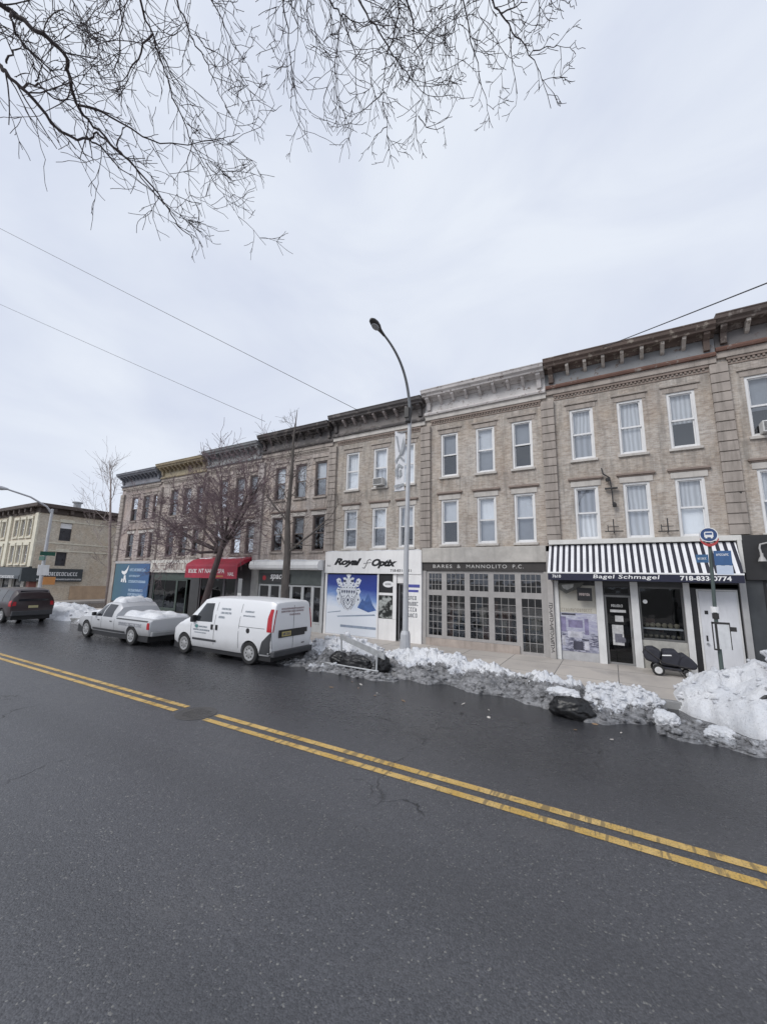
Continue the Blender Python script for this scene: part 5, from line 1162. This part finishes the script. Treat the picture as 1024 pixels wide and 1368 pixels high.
# pale bare tree at the side street
t3 = thing('street_tree', 'pale slender bare tree at the side street corner against the yellowish building', 'tree', (-33.5, 15.5, .15), 'bare street trees')
rn = random.Random(4); b3 = atY(142, 815, 15.5); b3.z = .1; LB = paint((.27, .225, .21), .9, .25, 6)
mb = MB(); pts = [b3, atY(146, 760, 15.5), atY(147, 700, 15.5), atY(148, 650, 15.5), atY(146, 615, 15.5)]; mb.tube(pts, [.15, .12, .09, .05, .015], 8); mb.build('trunk', LB, t3, smooth='all')
mb = MB()
for (x0, y0), (x1, y1), dy in (((147, 690), (112, 640), .4), ((147, 700), (95, 690), -.4), ((146, 740), (108, 705), .3), ((148, 670), (166, 632), .2), ((147, 720), (170, 690), -.3), ((148, 660), (132, 622), 0), ((146, 750), (160, 715), .4), ((148, 650), (158, 612), 0), ((146, 760), (125, 745), -.5)):
    a, b = atY(x0, y0, 15.5), atY(x1, y1, 15.5+dy); twig_tree(rn, mb, a, b-a, (b-a).length*.52, .028, 0, 3, .5, .04, 5, .1, (2, 4), .4, .007)
mb.build('crown', LB, t3, smooth='all')

# big tree on the near pavement: its limbs hang over the road
t0 = thing('street_tree', 'large tree whose dark bare branches hang in from the top of the photo', 'tree', (-3.4, -1.7, .15), 'bare street trees')
DB = bark((.05, .042, .042)); DT = paint((.07, .058, .062), .9, .3, 6)
rn = random.Random(33)
hubs = {'a': atD(-170, -60, 6.0), 'b': atD(150, -190, 6.4), 'c': atD(430, -190, 6.4), 'd': atD(640, -170, 6.6)}
base = Vector((-3.4, -1.7, .1)); fork = Vector((-3.3, -1.5, 4.6))
mb = MB(); mb.tube([base, Vector((-3.35, -1.65, .6)), Vector((-3.3, -1.6, 2.5)), fork], [.34, .27, .24, .22], 12)
for k in hubs:
    h_ = hubs[k]; m_ = fork.lerp(h_, .5)+Vector((0, -.1, .5)); mb.tube([fork, m_, h_], [.15, .11, .06], 9)
mb.build('trunk', DB, t0, smooth='all')
def L_(s): return [tuple(float(q) for q in p.split(',')) for p in s.split()]
LIM = []   # (hub, radius at start, photo polyline, distance)
zl = lambda s: [(x/2.56, y/2.56) for x, y in L_(s)]; zr_ = lambda s: [(380+x/2.56, y/2.56) for x, y in L_(s)]
LIM += [('a', .036, zl('0,15 60,55 130,110 215,180 235,260 260,350 320,430 400,510 480,590 560,690 610,770 655,812'), 6.0),
 ('a', .030, zl('-20,200 20,245 90,315 210,450 300,470 330,455 400,510 450,560 520,650 560,700'), 5.8), ('a', .018, zl('38,45 60,120 100,175 150,215 200,265 240,290'), 6.0),
 ('a', .016, zl('75,295 130,285 185,335 260,345 330,380'), 5.8), ('a', .012, zl('300,470 340,500 400,560 450,600 520,650 600,740'), 5.8), ('a', .014, zl('265,350 380,400 520,480 640,495 760,470 820,455'), 6.0),
 ('a', .010, zl('20,215 50,175 90,165 120,180'), 5.8), ('a', .010, zl('400,505 415,460 430,420'), 5.9), ('a', .008, zl('130,280 135,240 160,200 175,150'), 5.9),
 ('b', .020, zl('480,-10 520,110 550,200 580,300 630,420 670,510 730,620 790,700 830,770'), 6.3), ('b', .014, zl('605,-10 650,110 700,200 740,290 790,400 830,450'), 6.6), ('b', .012, zl('720,-10 780,120 830,200 880,270'), 6.6),
 ('b', .012, zl('410,-10 420,100 400,200 385,250'), 6.8), ('b', .012, zl('520,115 470,200 430,260 400,300'), 6.3), ('b', .008, zl('250,-10 270,60 330,140 350,220'), 7.0), ('b', .008, zl('180,-10 240,70 290,140 330,180'), 7.0),
 ('b', .008, zl('560,190 620,300 680,400 720,470'), 6.6), ('b', .008, zl('640,420 700,470 780,500 870,560'), 6.4), ('b', .008, zl('670,120 720,170 800,220 850,290'), 6.6), ('b', .007, zl('660,480 640,560 650,650 690,740'), 6.5), ('b', .007, zl('700,560 760,600 830,605'), 6.4), ('b', .007, zl('330,-10 350,90 340,180 380,260'), 7.1), ('b', .007, zl('100,-10 160,40 200,80'), 7),
 ('c', .018, zr_('250,-10 310,90 360,170 400,230 470,310 530,340'), 6.3), ('c', .013, zr_('385,-10 365,130 345,220 340,320 350,430 355,515'), 6.3), ('c', .012, zr_('415,-10 440,120 470,200 480,280 450,400 462,525'), 6.4),
 ('d', .018, zr_('700,-20 740,45 790,120 840,190 880,270 910,370'), 6.5), ('d', .012, zr_('610,-10 640,150 665,240 690,340 715,375'), 6.6), ('c', .014, zr_('150,-10 190,50 175,180 175,300 190,400'), 6.5), ('c', .009, zr_('190,50 240,180 240,240 250,340'), 6.5),
 ('c', .012, zr_('-5,-10 10,100 20,200 40,340 70,460'), 6.7), ('c', .010, zr_('80,-10 85,90 150,200 180,350'), 6.7), ('d', .010, zr_('740,45 790,15 830,8'), 6.5), ('d', .008, zr_('840,180 900,160 960,155 995,185'), 6.5), ('c', .008, zr_('440,180 500,110 560,60 600,70 630,150'), 6.5),
 ('c', .008, zr_('340,320 260,380 205,450'), 6.3), ('c', .008, zr_('455,390 500,440 545,430'), 6.4), ('d', .008, zr_('770,90 775,200 795,320'), 6.6), ('c', .008, zr_('190,50 270,85 340,60 420,60'), 6.5), ('d', .007, zr_('650,-10 700,100 760,200'), 6.8), ('c', .007, zr_('540,-10 550,100 540,220'), 6.9), ('c', .007, zr_('490,-10 500,120 510,230 560,240'), 6.9), ('c', .007, zr_('600,-10 580,80 560,200'), 6.9),
 ('c', .007, zr_('40,-10 45,100 30,240 20,380'), 6.9), ('c', .007, zr_('290,-10 300,140 290,260 320,380'), 6.9), ('d', .007, zr_('860,-20 870,60 850,110'), 6.8), ('d', .006, zr_('880,270 930,260 960,275'), 6.5), ('c', .007, zr_('350,430 310,470 300,505'), 6.3), ('d', .007, zr_('930,-20 970,10 990,30'), 6.8), ('d', .006, zr_('905,-20 905,20 925,38'), 6.8),
]
# finer hanging strands between the limbs
def env(x): return 70 if x < 60 else 100 if x < 140 else 190 if x < 340 else 165 if x < 600 else 105
for i in range(14):
    x = 15+735*((i+.5)/14) + rn.uniform(-8, 8)
    if 318 < x < 378 or x > 690: continue
    ymax = env(x)*rn.uniform(.3, .8); dx = rn.uniform(-.15, .38); pts = []; yv = -14.0; xv = x
    while yv < ymax:
        pts.append((xv, yv)); st_ = rn.uniform(22, 38); yv += st_; xv += st_*(dx+rn.gauss(0, .16))
    if len(pts) > 1: LIM.append(('b' if x < 330 else 'c' if x < 560 else 'd', rn.uniform(.0055, .009), pts, rn.uniform(6.3, 7.4)))
mb = MB()
down = Vector((0, 0, -1))
for hk, rad, pl, dist in LIM:
    n_ = len(pl); P3 = [atD(x, y, dist + .12*math.sin(1.3*i+rad*900)) for i, (x, y) in enumerate(pl)]
    x0, y0 = pl[0]
    if y0 < 1 or x0 < 1:
        h_ = hubs[hk]; P3 = [h_, h_.lerp(P3[0], .5)+Vector((0, 0, .12))] + P3
    m_ = len(P3); rad = rad*.62 if rad > .015 else rad*.8; rr = [rad*(1-.80*i/(m_-1)) for i in range(m_)]
    # smooth the polyline, with a little crookedness
    Q = []; RQ = []
    for i in range(m_-1):
        for k in range(4):
            t = k/4; p0, p1, p2, p3 = P3[max(0, i-1)], P3[i], P3[i+1], P3[min(m_-1, i+2)]
            q = .5*((2*p1) + (p2-p0)*t + (2*p0-5*p1+4*p2-p3)*t*t + (3*p1-p0-3*p2+p3)*t**3)
            Q.append(q + Vector((rn.gauss(0, .008), rn.gauss(0, .008), rn.gauss(0, .008)))); RQ.append(rr[i]+(rr[i+1]-rr[i])*t)
    Q.append(P3[-1]); RQ.append(rr[-1]); mb.tube(Q, [max(.0032, r_) for r_ in RQ], 6 if rad > .015 else 4, cap=False)
    # side twigs
    acc = 0
    for i in range(1, len(Q)-1):
        acc += (Q[i]-Q[i-1]).length
        if acc > .11:
            acc = rn.uniform(-.08, .06); d = (Q[i+1]-Q[i-1]).normalized(); ax = Vector((rn.gauss(0, 1), rn.gauss(0, 1), rn.gauss(0, 1))); ax = (ax - d*ax.dot(d)).normalized()
            dd = d*.8 + ax*.8 + down*.12; ln = rn.uniform(.14, .46)*{'d': .62, 'c': .85, 'b': 1.0}.get(hk, 1)*(1 if i > len(Q)*.3 else 1.15)
            twig_tree(rn, mb, Q[i], dd, ln, max(.0036, min(.0065, RQ[i]*.55)), 0, 2, .75, .0, 4, .14, (1, 3), .6, .0028)
mb.build('crown', DT, t0, smooth='all')
# ------------------------------------------------------------------ snow
def fbm(p, o=5): return noise.fractal(p, .9, 2.1, o)
def snow_bank(label, spine, dirt=.5, hi=.6, amp=.10, res=.05, seed=0, base=None, chunks=30, lumpy=1.0, nm='snow_bank', front=None):
    """spine: (x, y_front, y_back, height) stations along the kerb; the mound between front and back edge"""
    spine = sorted(spine); x0, x1 = spine[0][0], spine[-1][0]; nx = max(8, int((x1-x0)/res)); wmax = max(b-a for _, a, b, _ in spine); ny = max(8, int(wmax/res)); off = Vector((seed*7.3, seed*3.1, seed*1.7))
    rn = random.Random(seed)
    def st(x):
        for a, b in zip(spine, spine[1:]):
            if x <= b[0]: t = (x-a[0])/(b[0]-a[0]); t = t*t*(3-2*t)*.5+t*.5; return [p+(q-p)*t for p, q in zip(a, b)]
        return spine[-1]
    def floor(y): return .15 if y > KERB+.02 else 0.0
    vs = []; org = Vector(((x0+x1)/2, (spine[0][1]+spine[0][2])/2, 0))
    for i in range(nx+1):
        x = x0+(x1-x0)*i/nx; _, a, b, h = st(x); a += .28*noise.noise(Vector((x*1.7, 3, seed)))+.10*noise.noise(Vector((x*6, 8, seed))); b += .28*noise.noise(Vector((x*1.5, 9, seed)))+.1*noise.noise(Vector((x*6, 5, seed)))
        for j in range(ny+1):
            t = j/ny; y = a+(b-a)*t; e = max(0, 1-abs(2*t-1)**2.6); ends = min(1, (i+.0)/5, (nx-i)/5); ed = min(1, e*1.6)*ends
            p = Vector((x, y, 0))+off
            n_ = fbm(p*1.1, 3)*.30*h + fbm(p*3.2, 4)*amp*lumpy + abs(noise.noise(p*7))*amp*.7*lumpy + fbm(p*16, 3)*amp*.30
            z = floor(y)*min(1, ed*3+.0) + h*(e**.75)*ends*1.0 + n_*ed
            vs.append((x, y, max(z, -.02 if ed < .02 else floor(y)*ed+.004) if ed > .02 else floor(y)-.02))
    fs = [(i*(ny+1)+j, (i+1)*(ny+1)+j, (i+1)*(ny+1)+j+1, i*(ny+1)+j+1) for i in range(nx) for j in range(ny)]
    mb = MB().add(vs, fs)
    for k in range(chunks):                      # frozen lumps thrown up by the plough
        i = rn.randrange(3, nx-2); j = rn.randrange(1, ny); c_ = Vector(vs[i*(ny+1)+j]); r_ = rn.uniform(.018, .05)*(1.7 if rn.random() < .12 else 1)
        bm = bmesh.new(); bmesh.ops.create_icosphere(bm, subdivisions=2, radius=r_); ph = Vector((k*1.7, k*.9, seed)); sq = Vector((rn.uniform(.8, 1.4), rn.uniform(.8, 1.3), rn.uniform(.55, .9)))
        V = [c_ + Vector((v.co.x*sq.x, v.co.y*sq.y, v.co.z*sq.z))*(1+.0) + Vector(v.co)*(.75*noise.noise(v.co*(1.3/r_)+ph)) + Vector((0, 0, r_*.25)) for v in bm.verts]
        Fc = [tuple(v.index for v in f.verts) for f in bm.faces]; bm.free(); mb.add(V, Fc)
    o = mb.build(nm, snow_mat(dirt, hi, None if front is None else front-org.y), None, smooth='all', origin=org)
    return tag(o, label, 'snow')
snow_bank('dirty snow bank along the kerb in front of the gridded shop windows', [(-6.2, 10.5, 11.6, .12), (-5.6, 10.0, 12.0, .28), (-4.9, 9.8, 12.1, .34), (-4.2, 9.6, 11.9, .32), (-3.4, 9.85, 11.6, .17), (-2.8, 9.45, 11.5, .24), (-2.1, 9.7, 11.2, .12), (-1.7, 9.3, 11.3, .24), (-1.0, 9.1, 11.1, .32), (-.6, 9.4, 10.8, .24)], .42, .5, .15, .03, 3, chunks=330, front=10.0)
snow_bank('low clumpy snow ridge between the gap and the black rubbish bag', [(-.75, 8.8, 11.0, .26), (-.2, 8.95, 11.1, .32), (.3, 9.35, 11.0, .30), (.65, 9.55, 10.7, .22), (.85, 9.7, 10.3, .10)], .34, .5, .14, .03, 8, chunks=190, front=8.9)
snow_bank('large white snow pile beside the bus stop at the right edge', [(1.0, 10.7, 11.7, .10), (1.35, 10.2, 12.2, .36), (1.8, 9.7, 12.4, .64), (2.4, 9.3, 12.5, .82), (3.2, 9.0, 12.6, .90), (4.2, 9.0, 12.6, .95), (5.5, 9.1, 12.4, .8), (6.2, 9.5, 12, .3)], .02, 1.2, .085, .035, 14, chunks=260, nm='snow_pile', lumpy=.8)
snow_bank('clumpy snow heap between the white van and the optician shop', [(-9.0, 10.4, 11.6, .15), (-8.3, 10.1, 12.0, .42), (-7.7, 10.0, 12.1, .46), (-7.1, 10.1, 12.0, .30), (-6.4, 10.4, 11.8, .20), (-5.9, 10.5, 11.6, .12)], .36, .6, .14, .03, 19, chunks=200, front=10.1)
snow_bank('thin grey slush along the road edge behind the van', [(-9.0, 9.3, 10.2, .02), (-7.8, 9.2, 10.6, .05), (-6.2, 9.2, 10.0, .05), (-4.9, 9.2, 9.8, .03)], .62, .3, .07, .035, 23, chunks=240, nm='slush')
snow_bank('thin grey slush in the gutter at the right, in front of the large snow pile', [(.5, 8.9, 10.2, .02), (1.4, 8.7, 9.9, .05), (2.4, 8.3, 9.3, .05), (3.6, 8.0, 9.1, .05), (5, 8, 9, .03)], .62, .3, .07, .035, 29, chunks=200, nm='slush')
snow_bank('long snow bank behind the silver pickup truck', [(-24.5, 10.3, 12.2, .2), (-22, 10.2, 12.4, .6), (-18, 10.3, 12.2, .55), (-14.5, 10.4, 12.0, .5), (-10, 10.6, 11.8, .35), (-9.2, 10.7, 11.6, .1)], .3, .6, .10, .09, 31, chunks=90)
snow_bank('white snow bank at the corner of the side street, left of the blue panel', [(-32.8, 10.6, 13.0, .2), (-31, 10.2, 13.4, .48), (-28, 10.3, 13.2, .45), (-25.6, 10.5, 12.6, .3), (-25, 10.8, 12, .1)], .15, .8, .10, .10, 37, chunks=60)
snow_bank('snow bank across the side street under the yellowish building', [(-52, 10.6, 12.6, .3), (-47, 10.4, 13, .7), (-42, 10.4, 13.2, .75), (-39.5, 10.6, 13, .3)], .15, .8, .10, .14, 41, chunks=30)
# lump standing on the large pile
def lump(c_, r_, sq, seed, label):
    bm = bmesh.new(); bmesh.ops.create_icosphere(bm, subdivisions=5, radius=1); V = []
    for v in bm.verts:
        p = v.co; k = 1+.28*fbm(p*1.6+Vector((seed, 0, 0)), 4)+.05*noise.noise(p*9); V.append(Vector(c_)+Vector((p.x*sq[0], p.y*sq[1], p.z*sq[2]))*r_*k)
    Fc = [tuple(v.index for v in f.verts) for f in bm.faces]; bm.free()
    tag(MB().add(V, Fc).build('snow_lump', M['snow_clean'], None, smooth='all', origin=c_), label, 'snow')
lump((2.80, 10.6, 1.22), .30, (1.2, 1, .75), 3, 'rounded snow lump on top of the large pile at the right edge')
lump((1.45, 9.15, .10), .16, (1.3, .9, .7), 5, 'loose snow lump lying in the gutter before the large pile')
lump((-1.0, 9.12, .40), .20, (1.5, .9, .45), 21, 'snow patch lying on the black rubbish bag below the striped awning')
lump((.72, 9.5, .10), .2, (1.1, .9, .8), 9, 'white snow lump at the right end of the low ridge')
# snow lying on things
def snow_sheet(label, x0, x1, y0, y1, zf, th, seed, nm='snow_cover', res=.07, dirt=.05):
    nx, ny = max(4, int((x1-x0)/res)), max(4, int((y1-y0)/res)); vs = []
    for lay in (1, 0):
        for i in range(nx+1):
            for j in range(ny+1):
                x, y = x0+(x1-x0)*i/nx, y0+(y1-y0)*j/ny; e = min(1, min(i, nx-i)/2.2, min(j, ny-j)/2.2); p = Vector((x*2.2+seed, y*2.2, 0))
                vs.append((x, y, zf(x, y)+(.004 if not lay else .006+th*(e**.5)*(.75+.6*noise.noise(p)+.2*noise.noise(p*3)))))
    m_ = ny+1; fs = [(i*m_+j, (i+1)*m_+j, (i+1)*m_+j+1, i*m_+j+1) for i in range(nx) for j in range(ny)]
    o = MB().add(vs[:(nx+1)*m_], fs).build(nm, snow_mat(dirt, .5), None, smooth='all', origin=((x0+x1)/2, (y0+y1)/2, zf((x0+x1)/2, (y0+y1)/2)))
    return tag(o, label, 'snow')
snow_sheet('thin snow layer on top of the white roll awning', BND[3]+.1, BND[4]-.25, FY-.44, FY-.10, lambda x, y: 3.295+max(0, y-(FY-.40))*.18, .07, 3)
pz = lambda x, y: PKB.ztop(-(x+16.9), y-9.4)
snow_sheet('snow layer on the cab roof of the silver pickup truck', -17.45, -16.68, 8.8, 10.0, pz, .22, 5)
snow_sheet('snow filling the bed of the silver pickup truck', -16.4, -14.35, 8.72, 10.08, pz, .18, 7)
snow_sheet('snow layer on the bonnet of the silver pickup truck', -19.15, -18.2, 8.8, 10.0, pz, .10, 9)
snow_sheet('snow strip along the top of the white optician fascia', BND[4]-.05, BND[5]-.15, FY-.15, FY-.02, lambda x, y: 3.72, .045, 11)
snow_sheet('snow strip on the top of the red awning', BND[2]+.1, BND[3]-.3, FY-.5, FY-.03, lambda x, y: 3.53+(y-FY)*.50, .07, 13)
# black rubbish bags pushed into the snow and a grey board lying on it
def bag(c_, r_, sq, seed, label):
    bm = bmesh.new(); bmesh.ops.create_icosphere(bm, subdivisions=5, radius=1); V = []
    for v in bm.verts:
        p = v.co; k = 1+.16*fbm(p*2+Vector((seed, 0, 0)), 3)+.05*abs(noise.noise(p*7+Vector((seed, 2, 0))))+(.35*max(0, p.z-.75)); V.append(Vector(c_)+Vector((p.x*sq[0], p.y*sq[1], max(-.62, p.z)*sq[2]))*r_*k)
    Fc = [tuple(v.index for v in f.verts) for f in bm.faces]; bm.free()
    n = N('black_plastic'); n.bump(n.noise(5, 4, .6), .6, .04); BGM = n.set((.012, .012, .013), .38); tag(MB().add(V, Fc).build('rubbish_bag', BGM, None, smooth='all', origin=c_), label, 'rubbish bag', 'black rubbish bags')
bag((-.85, 9.0, .15), .28, (1.4, .85, .8), 2, 'black rubbish bag at the road edge of the snow below the striped awning')
bag((-6.4, 9.85, .20), .26, (1.9, .7, .8), 6, 'long black rubbish bag in the snow right of the white van')
bag((-5.62, 9.95, .24), .27, (.75, .8, 1.0), 9, 'black rubbish bag at the foot of the street lamp')
bag((-7.15, 10.05, .2), .24, (1.3, .8, .85), 12, 'smaller black rubbish bag in the snow nearest the white van')
BXX, BYY = -6.35, 9.72
fr = thing('metal_frame', 'pale bent metal frame lying in the snow around the black rubbish bags', 'metal frame', (BXX, BYY, .1))
PF = paint((.40, .41, .42), .5, .2, 4)
mb = MB(); mb.tube([(-7.4, 9.75, .12), (-6.5, 9.66, .13), (-5.55, 9.60, .14)], .022, 6); mb.tube([(-5.62, 9.62, .14), (-5.66, 9.70, .55)], .025, 6); mb.build('rail', PF, fr)
a_, b_2 = Vector((-7.35, 10.35, .80)), Vector((-5.45, 9.75, .50)); up_ = Vector((0, 0, .075)); tk = Vector((0, .03, 0))
mb = MB(); mb.add([a_-up_-tk, b_2-up_-tk, b_2+up_-tk, a_+up_-tk, a_-up_+tk, b_2-up_+tk, b_2+up_+tk, a_+up_+tk], [(0, 1, 2, 3), (4, 7, 6, 5), (0, 4, 5, 1), (1, 5, 6, 2), (2, 6, 7, 3), (3, 7, 4, 0)]); mb.build('beam', paint((.36, .37, .38), .6, .25, 4), fr)
mb = MB(); mb.tube([(-7.3, 10.38, .1), (-7.32, 10.36, .78)], .025, 6); mb.build('post', PF, fr)
mb = MB(); p0 = atY(1013, 936, 9.9); mb.tube([p0, p0+Vector((.10, 0, .08)), p0+Vector((.2, .02, .10)), p0+Vector((.34, .05, .22))], [.02, .03, .03, .02], 6); mb.tube([p0+Vector((.14, 0, -.2)), p0+Vector((.18, 0, -.08)), p0+Vector((.3, .03, .0))], [.05, .04, .03], 6)
tag(mb.build('broken_stick', M['black'], None, origin=p0), 'black broken stick poking out of the large snow pile at the right edge', 'stick')

rn = random.Random(77)
def leaf(x, y, z, sz, m_, label):
    mb = MB(); a = rn.uniform(0, PI); u = Vector((math.cos(a), math.sin(a), rn.uniform(-.2, .2)))*sz; v = Vector((-math.sin(a), math.cos(a), rn.uniform(-.3, .3)))*sz*.55; c_ = Vector((x, y, z))
    mb.add([c_-u, c_-u*.3-v, c_+u*.5-v*.8, c_+u, c_+u*.4+v, c_-u*.4+v*.8], [(0, 1, 2, 3, 4, 5)]); o = mb.build('paper_scrap', m_, None, origin=c_, recalc=False); tag(o, label, 'paper scrap', 'scraps of paper by the kerb')
LM = [paint((.30, .20, .12), .8, .2, 9), paint((.55, .52, .48), .7, .15, 9)]
for k in range(16):
    x = rn.uniform(-6, .6); y = rn.uniform(8.0, 8.8); leaf(x, y, .012, rn.uniform(.03, .07), LM[k % 2], 'small scrap of paper lying on the wet road beside the snow bank')
